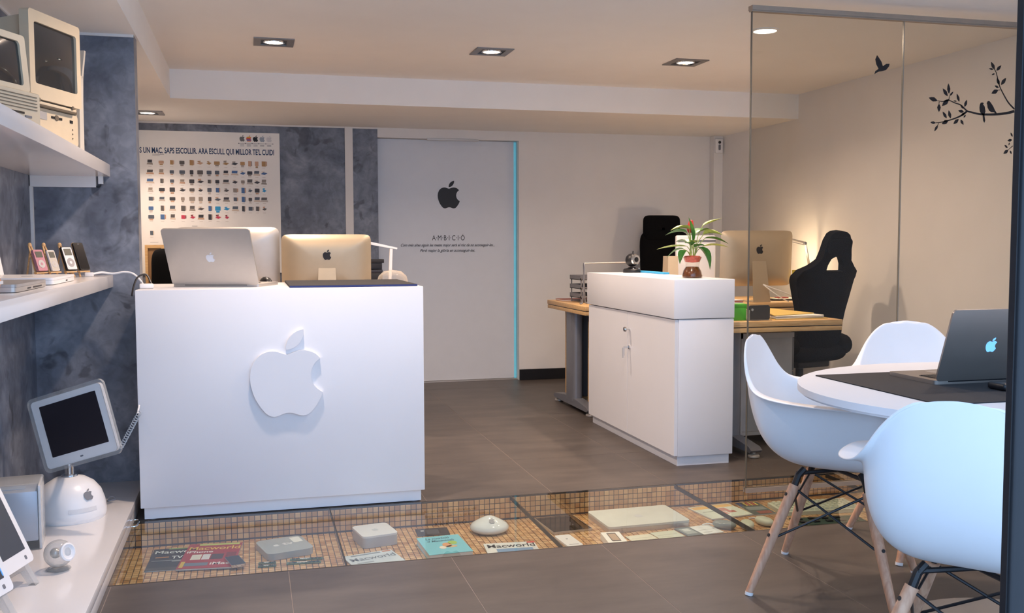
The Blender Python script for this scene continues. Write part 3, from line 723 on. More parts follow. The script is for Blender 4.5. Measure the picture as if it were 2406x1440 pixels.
# ================================================================== POSTER
t = thing('wall_poster', 'big white printed poster of computer history on the grey wall', 'poster', (-.37, YB, 1.5))
b = B(); b.box(-.56, .622, -.012, -.001, -.54, .585); obj('sheet', b, mat('poster_board', '#f2efea', .6, var=.01), t, smooth=False)
PXX = lambda x: -.802+(x-330)*.00323+.37
PZZ = lambda y: 2.09-(y-308)*.0034-1.5
NAVY = solid('#173a63')
lettering("TENS UN MAC. SAPS ESCOLLIR. ARA ESCULL QUI MILLOR TE'L CUIDI", .062, NAVY, t, face_front(PXX(643), -.0125, PZZ(361)), width=1.09, bold=.0015, align='RIGHT')
cols = [349, 375, 399, 423, 445, 465, 486, 505, 526, 547, 566, 583, 600, 617]; rows = [382, 404, 425, 445, 466, 488, 508]
pal = ['#b08a5c', '#9a8f84', '#5f5a58', '#c9a184', '#4b6fa0', '#3d3d42', '#2f9ad0', '#c8405a', '#d8c6b4', '#8e4a48', '#57606c', '#c3b8ae']
pm = [solid(c) for c in pal]
for ri, ry in enumerate(rows+[545]):
    for ci, cx in enumerate(cols):
        if ri == 6 and ci > 8: continue
        if ri == 7 and ci > 1: continue
        x, z = PXX(cx), PZZ(ry); k = random.Random(ri*31+ci*7)
        if (ri, ci) in ((3, 13), (5, 7), (5, 8)): ids = (6, 6)
        elif ri == 6 and ci in (3, 4, 7, 8): ids = (7, 9)
        elif ri == 0: ids = (k.choice([0, 2, 3, 5]), k.choice([0, 1, 3]))
        else: ids = (k.choice([2, 5, 10, 1, 4]), k.choice([1, 8, 11, 3]))
        kind = k.randrange(4); y0, y1 = -.0132, -.0124
        w = .016+k.random()*.010; h = .014+k.random()*.008
        b = B(); b.mi = ids[0]
        if kind == 0: b.prism([(x-w, z-.004), (x+w*.8, z-.004), (x+w*.9, z+h), (x-w*.9, z+h)], y0, y1, 'xz'); b.mi = ids[1]; b.prism([(x-w*1.3, z-.018), (x+w*1.2, z-.02), (x+w, z-.006), (x-w, z-.006)], y0, y1, 'xz')
        elif kind == 1: b.prism([(x-w*.6, z-h), (x+w*.6, z-h*1.1), (x+w*.6, z+h), (x-w*.6, z+h*1.05)], y0, y1, 'xz'); b.mi = ids[1]; b.prism([(x+w*.65, z-h), (x+w, z-h*.8), (x+w, z+h*.9), (x+w*.65, z+h)], y0, y1, 'xz')
        elif kind == 2: b.prism([(x-w, z-.006), (x+.2*w, z-.014), (x+w*1.1, z), (x-.1*w, z+.008)], y0, y1, 'xz'); b.mi = ids[1]; b.prism([(x-w*.7, z+.004), (x+w*.2, z+.01), (x+w*.3, z+h), (x-w*.7, z+h*.9)], y0, y1, 'xz')
        else: b.prism(rrect(w*1.7, h*1.6, .004, 2, x, z), y0, y1, 'xz'); b.mi = ids[1]; b.prism(rrect(w*1.1, h*.6, .002, 2, x, z-h*1.2), y0, y1, 'xz')
        b.mi = 11; b.prism([(x-.012, z-.034), (x+.012, z-.034), (x+.012, z-.032), (x-.012, z-.032)], y0, y1, 'xz'); obj('printed_picture', b, pm, t, smooth=False)
cl = ['#6c6c6c', '#e07a3a', '#101012', '#9aa6b4', '#d0cfd0']
for k, cx in enumerate((566, 582, 598, 614, 631)):
    b = B()
    if k == 1:
        cols2 = ['#62a84a', '#e8b53a', '#e0703a', '#d23c44', '#8a4a98', '#3a86c4']
        emblem(b, .05, 0, -.0008); obj('emblem', b, solid('#e0703a'), t, smooth=False, mw=Matrix.Translation((PXX(cx), -.0122, PZZ(323))))
        b = B(); b.prism(rrect(.034, .009, .003, 2, 0, -.013), -.0014, -.001, 'xz'); obj('stripe', b, solid('#3a6fb4'), t, smooth=False, mw=Matrix.Translation((PXX(cx), -.0122, PZZ(323))))
        b = B(); b.prism(rrect(.034, .008, .003, 2, 0, -.004), -.0014, -.001, 'xz'); obj('stripe', b, solid('#c23c50'), t, smooth=False, mw=Matrix.Translation((PXX(cx), -.0122, PZZ(323))))
        b = B(); b.prism(rrect(.028, .007, .003, 2, 0, .010), -.0014, -.001, 'xz'); obj('stripe', b, solid('#d9b23c'), t, smooth=False, mw=Matrix.Translation((PXX(cx), -.0122, PZZ(323))))
    else:
        emblem(b, .05, 0, -.0008); obj('emblem', b, solid(cl[k]), t, smooth=False, mw=Matrix.Translation((PXX(cx), -.0122, PZZ(323))))
b = B(); b.box(PXX(558), PXX(640), -.0128, -.0122, PZZ(335), PZZ(334.4))
for cx in (558, 574, 590, 606, 623, 640): b.prism(ellipse(.004, .004, 10, PXX(cx), PZZ(334.7)), -.0132, -.0122, 'xz')
for cx in (566, 582, 598, 614, 631):
    for k in range(2): b.box(PXX(cx-5), PXX(cx+5), -.0128, -.0122, PZZ(338.5+k*2.6), PZZ(337.7+k*2.6))
b.box(PXX(355), PXX(382), -.0128, -.0122, PZZ(364.5), PZZ(363.6)); b.box(PXX(355), PXX(372), -.0128, -.0122, PZZ(367.5), PZZ(366.8))
b.box(PXX(443), PXX(456), -.0128, -.0122, PZZ(529.5), PZZ(528.8)); b.box(PXX(345), PXX(364), -.0128, -.0122, PZZ(566.5), PZZ(566))
obj('timeline', b, solid('#6a6a72'), t, smooth=False)
# ================================================================== WHITE CABINET
O = (2.345, 5.49)
t = thing('storage_cabinet', 'tall white two-door cabinet in the middle of the room', 'cabinet', (O[0], O[1], 0))
obj('plinth', LB(2.20, 2.505, 4.825, 6.17, 0, .052, 0, O), LACQ, t, smooth=False)
obj('carcass', LB(2.196, 2.518, 4.808, 6.19, .053, .790, .002, O), LACQ, t)
obj('top_box', LB(2.166, 2.518, 4.802, 6.195, .794, 1.002, .002, O), LACQ, t)
for (y0, y1) in ((4.812, 5.487), (5.491, 6.186)):
    d = obj('door', LB(2.176, 2.195, y0, y1, .056, .788, .001, O), LACQ, t, smooth=False)
    if y0 < 5:
        b = B(); b.lathe([(.006, 0), (.006, .018), (.012, .022), (.016, .03), (.013, .038), (0, .041)], 20); obj('knob', b, CHROME, d, mw=Matrix.Translation((2.176-O[0], 5.455-O[1], .686)) @ Matrix.Rotation(-PI/2, 4, 'Y'))
        b = B(); b.lathe([(.011, 0), (.011, .008), (.006, .010), (0, .010)], 16); lk = obj('lock', b, CHROME, d, mw=Matrix.Translation((2.176-O[0], 5.455-O[1], .578)) @ Matrix.Rotation(-PI/2, 4, 'Y'))
        b = B(); b.box(2.138-O[0], 2.168-O[0], 5.454-O[1], 5.456-O[1], .572, .584); b.box(2.128-O[0], 2.142-O[0], 5.450-O[1], 5.453-O[1], .53, .578); b.box(2.131-O[0], 2.140-O[0], 5.457-O[1], 5.460-O[1], .515, .575); obj('keys', b, CHROME, d, smooth=False)
# webcam
t = thing('webcam', 'round black and chrome webcam on the far end of the white cabinet', 'webcam', (2.43, 6.06, 1.002), .25)
b = B(); b.lathe([(.058, 0), (.058, .018), (.05, .026), (.03, .03), (.02, .036), (0, .036)], 28); obj('base', b, BLACK, t)
b = B(); b.ball((0, 0, .082), .044, 24, 14); obj('head', b, BLACK, t)
b = B(); b.M = Matrix.Translation((0, -.034, .086)) @ Matrix.Rotation(PI/2, 4, 'X'); b.lathe([(.033, 0), (.036, .006), (.03, .014), (.018, .016)], 24); obj('ring', b, CHROME, t)
b = B(); b.M = Matrix.Translation((0, -.044, .086)) @ Matrix.Rotation(PI/2, 4, 'X'); b.lathe([(.018, 0), (.017, .006), (0, .008)], 20); obj('lens', b, SCREEN, t)
b = B(); b.tube([(.01, .005, .12), (.013, .006, .142)], .004, 8); obj('stub', b, BLACK, t)
for s in (-1, 1):
    b = B(); b.ball((s*.022, -.046, .028), .006, 10, 6); obj('button', b, CHROME, t)
# blue folder behind
t = thing('blue_folder', 'light blue folder lying at the back edge of the white cabinet', 'folder', (2.495, 5.95, 1.002))
b = B(); b.box(-.02, .02, -.30, .22, 0, .012, .002); obj('cover', b, solid('#3fa9dc'), t); b = B(); b.box(-.018, .018, -.298, .218, .003, .009); obj('sheets', b, PAPER, t)
# plant in a glass vase
t = thing('potted_plant', 'green leafy plant in a waisted glass vase on the white cabinet', 'plant', (2.385, 5.05, 1.002))
b = B(); b.lathe([(.055, 0), (.058, .008), (.050, .04), (.037, .062), (.037, .072), (.044, .095), (.054, .118)], 32); obj('vase', b, VASE, t)
b = B(); b.lathe([(0, .003), (.053, .003), (.055, .010), (.047, .04), (.034, .062), (0, .064)], 28); obj('soil_water', b, mat('amber_water', '#6a3c1c', .2, var=.4, scale=30), t)
b = B(); b.lathe([(0, .085), (.039, .088), (.050, .115), (.04, .122), (0, .125)], 24); obj('red_gravel', b, mat('red_gravel', '#c2503f', .6, var=.3, scale=90, bump=.6, dist=.004), t)
def leaf(L, w, droop, fold=.25, n=9):
    b = B()
    def fn(u, v):
        s = (u-.5)*2; q = v
        wd = w*math.sin(PI*min(1, q*.98+.02)**.75)**.9
        x = L*q; z = -droop*L*q*q+abs(s)*wd*fold
        return (x, s*wd/2, z)
    b.grid(fn, 5, n); return b
rl = random.Random(3)
def stem_leaf(az, h, out, L, w, droop, pitch, m):
    p1 = Vector((math.cos(az)*out, math.sin(az)*out, .12+h))
    b = B(); b.tube(spline([(math.cos(az)*.01, math.sin(az)*.01, .115), (p1.x*.5, p1.y*.5, .12+h*.62), tuple(p1)], 4), .0022, 5); st = obj('stem', b, LEAFP, t)
    obj('leaf', leaf(L, w*1.55, droop), m, st, mw=Matrix.Translation(p1) @ Matrix.Rotation(az, 4, 'Z') @ Matrix.Rotation(-pitch, 4, 'Y'), angle=180)
cr = Vector((.966, -.257))  # right in the picture
for a_img, dep, h, out, L, w, dr, pi_, m in (
    (178, 0, .055, .03, .17, .026, .15, .05, LEAFP), (165, .2, .13, .03, .11, .05, .5, .35, LEAF), (150, -.2, .15, .02, .10, .045, .5, .4, LEAFP),
    (95, 0, .08, .0, .14, .042, .05, 1.45, LEAF), (60, .3, .12, .02, .11, .05, .4, .6, LEAF), (25, -.3, .12, .06, .10, .06, .4, .35, LEAFP),
    (20, .2, .17, .06, .12, .03, .0, .35, LEAFP), (5, 0, .10, .07, .13, .032, .3, .05, LEAF), (0, 0, .055, .06, .14, .03, .25, .2, LEAFP),
    (-10, -.6, .05, .035, .13, .06, .45, -.65, LEAF), (185, -.5, .03, .04, .07, .045, .7, -.4, LEAF), (175, .3, .04, .05, .09, .03, .7, .1, LEAF),
    (120, -.5, .06, .01, .06, .035, .3, .5, LEAF), (45, -.6, .05, .015, .06, .035, .4, .5, LEAF), (80, -.8, .07, .02, .05, .03, .5, .7, LEAFP), (140, .6, .07, .02, .08, .04, .4, .5, LEAF)):
    cx_ = math.cos(math.radians(a_img)); v = Vector((cr.x*cx_+.257*dep, cr.y*cx_+.966*dep)); v = v if v.length > .05 else Vector((.1, .1))
    stem_leaf(math.atan2(v.y, v.x), h, out, L, w, dr, pi_, m)
b = B(); b.lathe([(.0, 0), (.012, .01), (.02, .03), (.017, .05), (.011, .075), (.0, .078)], 12); obj('red_flower', b, solid('#d23238', .4), t, mw=Matrix.Translation((-.004, .03, .245)) @ Matrix.Rotation(.12, 4, 'Y'))
b = B(); b.tube([(0, .02, .12), (-.004, .03, .25)], .003, 6); obj('flower_stem', b, LEAFP, t)
# ================================================================== WORK DESKS
tB = desk('work_desk', 'long wooden desk with grey T-shaped legs behind the white cabinet', 2.19, 3.99, 6.30, 7.18); rehome(tB, (3.09, 6.74, 0))
def pedestal(label, x0, x1, y0, y1, h=.62, edge=None, body=None):
    t = thing('drawer_unit', label, 'drawers', ((x0+x1)/2, (y0+y1)/2, 0)); o = ((x0+x1)/2, (y0+y1)/2)
    obj('body', LB(x0+.004, x1, y0+.02, y1-.02, .07, h-.03, .002, o), body or GREYP, t)
    b = B(); 
    for a in ((x0, x1, y0, y1, h-.03, h), (x0, x0+.012, y0, y0+.02, .07, h), (x0, x0+.012, y1-.02, y1, .07, h), (x0, x1, y0, y1, .05, .07)): b.box(a[0]-o[0], a[1]-o[0], a[2]-o[1], a[3]-o[1], a[4], a[5])
    obj('edging', b, edge or WOODB, t, smooth=False)
    for z0, z1 in ((.08, .25), (.26, .42), (.43, h-.035)):
        b = B(); b.box(x1-o[0], x1+.012-o[0], y0+.02-o[1], y1-.02-o[1], z0, z1, .002); d = obj('drawer', b, GREYP, t)
    for x in (x0+.05, x1-.05):
        for y in (y0+.05, y1-.05):
            b = B(); b.lathe([(.02, .0), (.025, .01), (.025, .04), (.01, .05)], 12, (x-o[0], y-o[1], 0)); obj('caster', b, BLACK, t)
pedestal('grey drawer unit with beech edging at the far side of the desk leg', 2.315, 2.72, 6.80, 7.12, .70)
pedestal('grey drawer unit with beech edging next to the white cabinet', 2.315, 2.72, 6.33, 6.60, .67)
# letter trays, wire stand, papers
t = thing('letter_tray', 'stack of three grey letter trays on the desk left of the cabinet', 'tray', (2.46, 6.83, .765))
for k in range(3):
    z = .035+k*.065
    b = B(); b.box(-.165, .165, -.12, .12, z, z+.004); b.box(-.165, -.16, -.12, .12, z, z+.032); b.box(.16, .165, -.12, .12, z, z+.032); b.box(-.165, .165, .115, .12, z, z+.032); b.box(-.165, .165, -.12, -.116, z, z+.014)
    obj('shelf', b, mat('tray_grey', '#6f6d70', .4), t, smooth=False)
for x in (-.155, .155):
    for y in (-.11, .11):
        b = B(); b.tube([(x, y, 0), (x, y, .17)], .005, 6); obj('post', b, GREYM, t)
t = thing('wire_stand', 'grey bent wire stand with high crossbar in front of the letter trays', 'stand', (2.42, 6.56, .769))
b = B(); b.tube(spline([(-.19, -.03, .005), (-.175, -.03, .006), (-.168, -.029, .03), (-.155, -.02, .25), (-.150, 0, .285), (-.145, .02, .25), (-.132, .029, .03), (-.125, .03, .006), (-.11, .03, .005)], 5), .005, 8); obj('leg', b, GREYM, t)
b = B(); b.tube(spline([(0.165, -.03, .005), (0.180, -.03, .006), (0.187, -.029, .03), (0.200, -.02, .25), (0.205, 0, .285), (0.210, .02, .25), (0.223, .029, .03), (0.230, .03, .006), (0.245, .03, .005)], 5), .005, 8); obj('leg', b, GREYM, t)
b = B(); b.tube([(-.150, 0, .285), (.205, 0, .290)], .005, 8); obj('crossbar', b, ALUW, t)
t = thing('red_notebook', 'dull red notebook with white pages on the desk corner beneath the trays', 'notebook', (2.34, 7.07, .765), .0)
b = B(); b.box(-.10, .16, -.10, .05, .003, .010); obj('pages', b, PAPER, t); b = B(); b.box(-.102, .162, -.102, .052, .010, .013); b.box(-.102, .162, -.102, .052, 0, .003); obj('cover', b, solid('#9a5a50'), t)
# computers on the long desk
imac('all_in_one_computer', 'silver all-in-one computer with black emblem on the long desk by the lamp', .585, .405, 1, (3.575, 6.5, .765), .02, .05, .115, mat('champagne_aluminium', '#b9a990'))
t = thing('white_monitor', 'white flat monitor seen from behind, hidden by the potted plant', 'monitor', (3.15, 6.62, .765))
b = B(); b.box(-.155, .155, -.02, .02, .08, .485, .012, 3); hs = obj('housing', b, WPLAST, t)
b = B(); b.box(-.145, .145, .02, .022, .10, .47); obj('display', b, SCREEN, hs); b = B(); b.box(-.03, .03, -.03, -.02, .0, .2, .004); obj('stand', b, WPLAST, t); b = B(); b.box(-.1, .1, -.09, .09, 0, .012, .005); obj('foot', b, WPLAST, t)
b = B(); b.box(-.15, .15, -.024, -.02, .44, .452); obj('groove', b, GREYM, hs)
t = thing('beige_speaker', 'narrow beige speaker box left of the white monitor', 'speaker', (2.945, 6.60, .765))
b = B(); b._new([(-.045, -.05, 0), (.045, -.05, 0), (.045, .05, 0), (-.045, .05, 0), (-.038, -.045, .335), (.038, -.045, .335), (.038, .045, .335), (-.038, .045, .335)], FB); obj('cabinet', b, BEIGE, t, smooth=False)
b = B(); b.prism(rrect(.06, .27, .01, 3, 0, .165), .051, .053, 'xz'); obj('grille', b, BEIGE_D, t)
t = thing('sticky_note', 'yellow sticky note stuck to the edge of the all-in-one computer', 'note', (3.888, 6.485, .91))
b = B(); b.box(-.024, .024, -.001, .001, 0, .085); obj('sheet', b, solid('#d8c43a'), t, smooth=False); b = B(); b.box(-.024, .024, -.0014, .0014, .07, .085); obj('glue_strip', b, solid('#cbb62e'), t, smooth=False)
# articulated lamp that lights the right corner
t = thing('desk_lamp', 'slim metal lamp with folded arm, lit, fixed to the right wall', 'lamp', (XR, 6.62, .95))
b = B(); b.box(-.018, 0, -.04, .04, -.05, .05, .004); obj('wall_plate', b, GREYM, t)
for dy in (-.010, .010):
    b = B(); b.tube([(-.018, dy, .0), (-.055, dy, .03), (-.098, dy*.6, .245)], .005, 8); obj('lower_rod', b, ALUW, t)
b = B(); b.tube([(-.100, 0, .245), (-.29, .06, .295)], .007, 8); b.tube([(-.102, 0, .228), (-.28, .06, .268)], .004, 6); obj('upper_rod', b, ALUW, t)
b = B(); b.ball((-.100, 0, .240), .014, 12, 8); obj('joint', b, GREYM, t)
b = B(); b.M = Matrix.Translation((-.30, .065, .26)); b.lathe([(.018, .04), (.03, .02), (.065, -.05), (.06, -.05), (.025, .015)], 24); obj('lamp_shade', b, WPLAST, t)
b = B(); b.ball((-.30, .065, .225), .022, 14, 10); obj('bulb', b, solid('#fff0d8', emit=14), t)
l = bpy.data.lights.new('desk_lamp_glow', 'POINT'); l.energy = 9; l.color = (1, .76, .5); l.shadow_soft_size = .05
l.energy = 7
lo = bpy.data.objects.new('desk_lamp_glow', l); C.objects.link(lo); lo.parent = t; lo.location = (-.27, .07, .12)
t = thing('paper_pile', 'pile of loose white papers beside the foot of the all-in-one computer', 'papers', (3.30, 6.42, .765), .15)
for k in range(6):
    b = B(); b.M = Matrix.Translation((random.uniform(-.012, .012), random.uniform(-.01, .01), k*.004)) @ Matrix.Rotation(random.uniform(-.15, .15), 4, 'Z'); b.box(-.10, .10, -.07, .07, 0, .003); obj('sheet', b, PAPER if k != 3 else solid('#a0453c'), t, smooth=False)
t = thing('paper_pile', 'dark notebook and papers to the right of the all-in-one computer', 'papers', (3.86, 6.60, .765), -.1)
b = B(); b.box(-.11, .11, -.06, .06, 0, .012, .002); obj('notebook', b, BLACK, t); b = B(); b.M = Matrix.Rotation(.3, 4, 'Z'); b.box(-.09, .10, -.06, .05, .012, .016); obj('sheet', b, PAPER, t); b = B(); b.box(-.05, .03, -.03, .04, .016, .024); obj('red_card', b, solid('#a0453c'), t)
t = thing('power_cable', 'thin white cable running from the all-in-one stand across the desk', 'cable', (3.6, 6.42, .765))
b = B(); b.tube(spline([(-.02, -.02, .13), (.05, -.05, .10), (.16, -.06, .06), (.26, -.02, .01), (.30, .04, .006)], 6), .004, 6); obj('strand', b, WPLAST, t)
b = B(); b.tube(spline([(-.02, -.02, .13), (.03, -.06, .08), (.10, -.08, .03), (.16, -.07, .006)], 6), .004, 6); obj('strand', b, WPLAST, t)
# side desk near the glass
tA = desk('side_desk', 'short wooden desk end beside the cabinet, seen through the glass', 2.535, 3.22, 4.86, 5.60, .765, False)
tee_leg(tA, 2.70, 4.87, 5.55, .705); rehome(tA, (2.88, 5.23, 0))
pedestal('grey drawer unit under the short desk, seen through the glass', 2.80, 3.15, 5.25, 5.58, .66, mat('pale_laminate', '#b4b0ad', .5), mat('pale_laminate', '#b4b0ad', .5))
t = thing('green_box', 'small bright green box on the short desk beside the cabinet', 'box', (2.625, 4.98, .765))
b = B(); b.box(-.05, .045, -.03, .03, 0, .09, .002); obj('body', b, solid('#57b33c'), t); b = B(); b.box(-.051, .046, -.031, .031, .07, .092, .002); obj('lid', b, solid('#4fa836'), t)
t = thing('phone_in_case', 'dark smartphone in a clear case standing on the short desk', 'phone', (2.735, 4.93, .765))
b = B(); b.prism(rrect(.13, .082, .014, 5, 0, .043), -.005, .005, 'xz'); ph = obj('body', b, solid('#35383d', .35), t)
b = B(); b.M = Matrix.Translation((-.045, -.005, .06)) @ Matrix.Rotation(PI/2, 4, 'X'); b.lathe([(.008, 0), (.008, .002), (.004, .0025), (0, .0025)], 14); obj('camera_lens', b, CHROME, ph)
b = B(); b.box(-.07, .07, -.02, .03, 0, .004); b.box(-.07, -.066, -.02, .03, 0, .06); obj('case', b, CLEAR, t, smooth=False)
t = thing('paper_pile', 'white papers in a yellow folder on the short desk', 'papers', (2.99, 5.05, .765), .08)
b = B(); b.box(-.17, .18, -.12, .12, 0, .006); obj('folder', b, solid('#d8b968'), t, smooth=False)
for k in range(4):
    b = B(); b.M = Matrix.Rotation(random.uniform(-.06, .06), 4, 'Z'); b.box(-.165, .16, -.11, .11, .006+k*.004, .009+k*.004); obj('sheet', b, PAPER, t, smooth=False)
b = B(); b._new([(-.17, -.11, .022), (.16, -.02, .022), (.16, .12, .022), (-.17, .12, .06), (-.17, -.11, .026), (.16, -.02, .026), (.16, .12, .026), (-.17, .12, .064)], FB); obj('folder_flap', b, solid('#d8b968'), t, smooth=False)
# swivel chair at the short desk and the racing chair
t = thing('swivel_stool', 'low black swivel stool rolled under the desks beside the cabinet', 'stool', (3.06, 5.96, 0), .4)
caster_base(t, .11, .27, STEEL)
b = B(); b.lathe([(0, .42), (.16, .42), (.185, .44), (.19, .47), (.17, .5), (0, .51)], 32); obj('seat', b, FABRIC, t)
b = B(); b.lathe([(.155, .2), (.163, .2), (.163, .212), (.155, .212), (.155, .2)], 32); obj('foot_ring', b, CHROME, t)
t = thing('racing_chair', 'black racing-style office chair with a hole below the headrest', 'chair', (3.655, 6.02, 0), .21)
prof = [(1.285, 0), (1.28, .055), (1.262, .088), (1.22, .112), (1.15, .128), (1.09, .145), (1.045, .20), (1.01, .258), (.965, .278), (.92, .272), (.83, .245), (.74, .215), (.66, .205), (.58, .215), (.50, .235), (.44, .225)]
outl = [(x, z-.44) for z, x in prof]+[(-x, z-.44) for z, x in prof[:0:-1]]
hole = [(-.078, .575), (.078, .575), (.070, .62), (.048, .66), (.0, .682), (-.048, .66), (-.070, .62)]
outl = [(x*.93, z) for x, z in outl]
def racing_back():
    b = B(); bm = b.bm; th = .055
    def dish(x, z): return -.10*max(0, abs(x)-.10)/.18*max(0, min(1, (.70-z)/.2))
    o_ = [bm.verts.new((x, 0, z)) for x, z in outl]; h_ = [bm.verts.new((x, 0, z)) for x, z in hole]
    e = [bm.edges.new((o_[i], o_[(i+1) % len(o_)])) for i in range(len(o_))]+[bm.edges.new((h_[i], h_[(i+1) % len(h_)])) for i in range(len(h_))]
    bmesh.ops.triangle_fill(bm, use_beauty=True, edges=e)
    bmesh.ops.subdivide_edges(bm, edges=bm.edges[:], cuts=2, use_grid_fill=True)
    r = bmesh.ops.extrude_face_region(bm, geom=bm.faces[:])
    for v in r['geom']:
        if isinstance(v, bmesh.types.BMVert): v.co.y += th
    for v in bm.verts: v.co.y -= dish(v.co.x, v.co.z)*(1 if v.co.y > 0 else .8)
    return b
mwb = Matrix.Translation((0, -.20, .44)) @ Matrix.Rotation(.20, 4, 'X')
rb = obj('backrest', racing_back(), FABRIC, t, mw=mwb, angle=50)
md = rb.modifiers.new('round', 'BEVEL'); md.width = .018; md.segments = 3; md.limit_method = 'ANGLE'; md.angle_limit = math.radians(50)
b = B(); b.prism(rrect(.20, .10, .03, 4, 0, .75), -.012, .0, 'xz'); obj('head_pad', b, FABRIC, rb)
obj('seat', pillow(.50, .50, .13, .1, .3), FABRIC, t, mw=Matrix.Translation((0, .02, .45)) @ Matrix.Rotation(PI/2, 4, 'X'), angle=60)
for s in (-1, 1):
    obj('seat_bolster', pillow(.11, .48, .15, .1, .4), FABRIC, t, mw=Matrix.Translation((s*.235, .02, .50)) @ Matrix.Rotation(PI/2, 4, 'X'), angle=60)
b = B(); b.box(-.14, .14, -.14, .14, .35, .40, .01); obj('mechanism', b, BLACK, t)
caster_base(t)
# ================================================================== SHELVES ON THE LEFT
XS = -.612
def shelf(label, z0, z1, cleat):
    t = thing('wall_shelf', label, 'shelf', (XL, 3.1, z0))
    b = B(); b.box(0, XS-XL, YF+.1-3.1, YP-3.1, 0, z1-z0, .002); obj('board', b, SHELF, t)
    if cleat:
        b = B(); b.box(.004, .28, YP-.03-3.1, YP-3.1, -.05, 0); obj('end_cleat', b, SHELF, t, smooth=False)
        b = B(); b.box(.29, .31, YP-.03-3.1, YP-.012-3.1, -.035, 0); obj('cable_clip', b, WPLAST, t, smooth=False)
        b = B(); b.tube(spline([(.255, YP-.02-3.1, 0), (.262, YP-.02-3.1, -.035), (.29, YP-.02-3.1, -.048), (.30, YP-.02-3.1, -.03)], 6), .004, 6); obj('cable', b, BLACK, t)
        b = B()
        for k in range(60): b.box(.10, .106, 1.5+k*.03-3.1, 1.512+k*.03-3.1, -.004, 0)
        obj('light_strip', b, WPLAST, t, smooth=False, kind='stuff')
    else:
        b = B(); b.box(.004, .05, YF+.2-3.1, YP-3.1, -.03, 0); obj('wall_batten', b, SHELF, t, smooth=False)
    return t
shelf('upper white wall shelf carrying the beige computers', 1.507, 1.563, True)
shelf('middle white wall shelf carrying the easels and closed laptops', 1.0, 1.055, False)
b = B(); b.box(XL, XL+.012, YP-.022, YP, 1.055, 1.46); obj('trim_6', b, PAINT, smooth=False, kind='structure')
t = thing('display_bench', 'low white display bench running along the left wall', 'bench', (-.725, 3.1, 0))
b = B(); b.box(-.225, .222, YF+.1-3.1, YP-3.1, .0, .05, .001); obj('base', b, SHELF, t)
b = B(); b.box(-.225, .225, YF+.1-3.1, YP-3.1, .052, .086, .002); obj('top_board', b, SHELF, t)
b = B(); b.box(-.225, .224, YF+.1-3.1, YP-3.1, .050, .052); obj('shadow_line', b, GREYM, t, smooth=False)
b = B(); b.tube(spline([(.224, 4.34-3.1, .014), (.243, 4.345-3.1, .014), (.246, 4.39-3.1, .014), (.243, 4.44-3.1, .014), (.224, 4.445-3.1, .014)], 5), .004, 8); obj('pull_handle', b, CHROME, t)

# ---------------- beige computers
def front_box(b, x0, x1, d, z0, z1, bev=.006): b.box(x0, x1, 0, d, z0, z1, bev, 3)
# local frame: +X along the front to the viewer's right, -Y is the front
def crt_face(w, h, cx, cz, bulge=.012):
    b = B()
    def fn(u, v):
        x = (u-.5)*2; z = (v-.5)*2
        return (cx+x*w/2*(1-.03*z*z), -bulge*(1-x*x)*(1-z*z), cz+z*h/2*(1-.05*x*x))
    b.grid(fn, 14, 14); return b
# right: monitor on a flat case;  front edge runs from (-.72,3.775) to (-.62,4.08)
ang = math.atan2(.305, .10)
t = thing('desktop_computer', 'flat beige desktop computer case under the beige monitor', 'computer', (-.752, 3.70, 1.563), ang-.03)
b = B(); b.box(.0, .375, .012, .24, .008, .118, .004); cs = obj('case', b, BEIGE, t)
b = B()
pf = [(.0, 0), (.375, 0), (.378, -.004), (.378, -.012), (.0, -.012)]
b.prism(rrect(.385, .114, .012, 4, .19, .060), -.004, .013, 'xz'); fp = obj('front_panel', b, BEIGE, t)
b = B(); b.box(.05, .17, -.006, -.003, .078, .105); obj('drive_bay', b, mat('bay_grey', '#a9a6a4', .5), fp, smooth=False)
b = B(); b.box(.20, .27, -.0065, -.003, .088, .096); obj('floppy_slot', b, BLACK, fp, smooth=False)
b = B(); b.prism(ellipse(.013, .010, 14, .235, .093), -.0066, -.003, 'xz'); obj('finger_notch', b, BEIGE_D, fp, smooth=False)
b = B(); b.box(.325, .345, -.006, -.003, .085, .096); obj('button', b, BLACK, fp, smooth=False)
for k in range(3):
    b = B(); b.prism(ellipse(.003, .003, 10, .342, .030+k*.016), -.006, -.003, 'xz'); obj('socket', b, BEIGE_D, fp, smooth=False)
b = B(); b.prism(ellipse(.003, .003, 10, .07, .060), -.006, -.003, 'xz'); obj('power_light', b, solid('#c0432c'), fp, smooth=False)
for x in (.03, .34):
    for y in (.04, .2):
        b = B(); b.lathe([(.012, 0), (.012, .008)], 10, (x, y, 0)); obj('rubber_foot', b, BLACK, t)
t = thing('crt_monitor', 'beige boxy monitor with dark curved screen on the flat case', 'monitor', (-.735, 3.735, 1.682), ang-.03)
b = B(); b._new([(.02, 0, .03), (.32, 0, .03), (.32, 0, .31), (.02, 0, .31), (.045, .27, .06), (.295, .27, .06), (.295, .27, .28), (.045, .27, .28)], [(0,1,2,3),(7,6,5,4),(4,5,1,0),(5,6,2,1),(6,7,3,2),(7,4,0,3)]); obj('rear_housing', b, BEIGE, t, smooth=False)
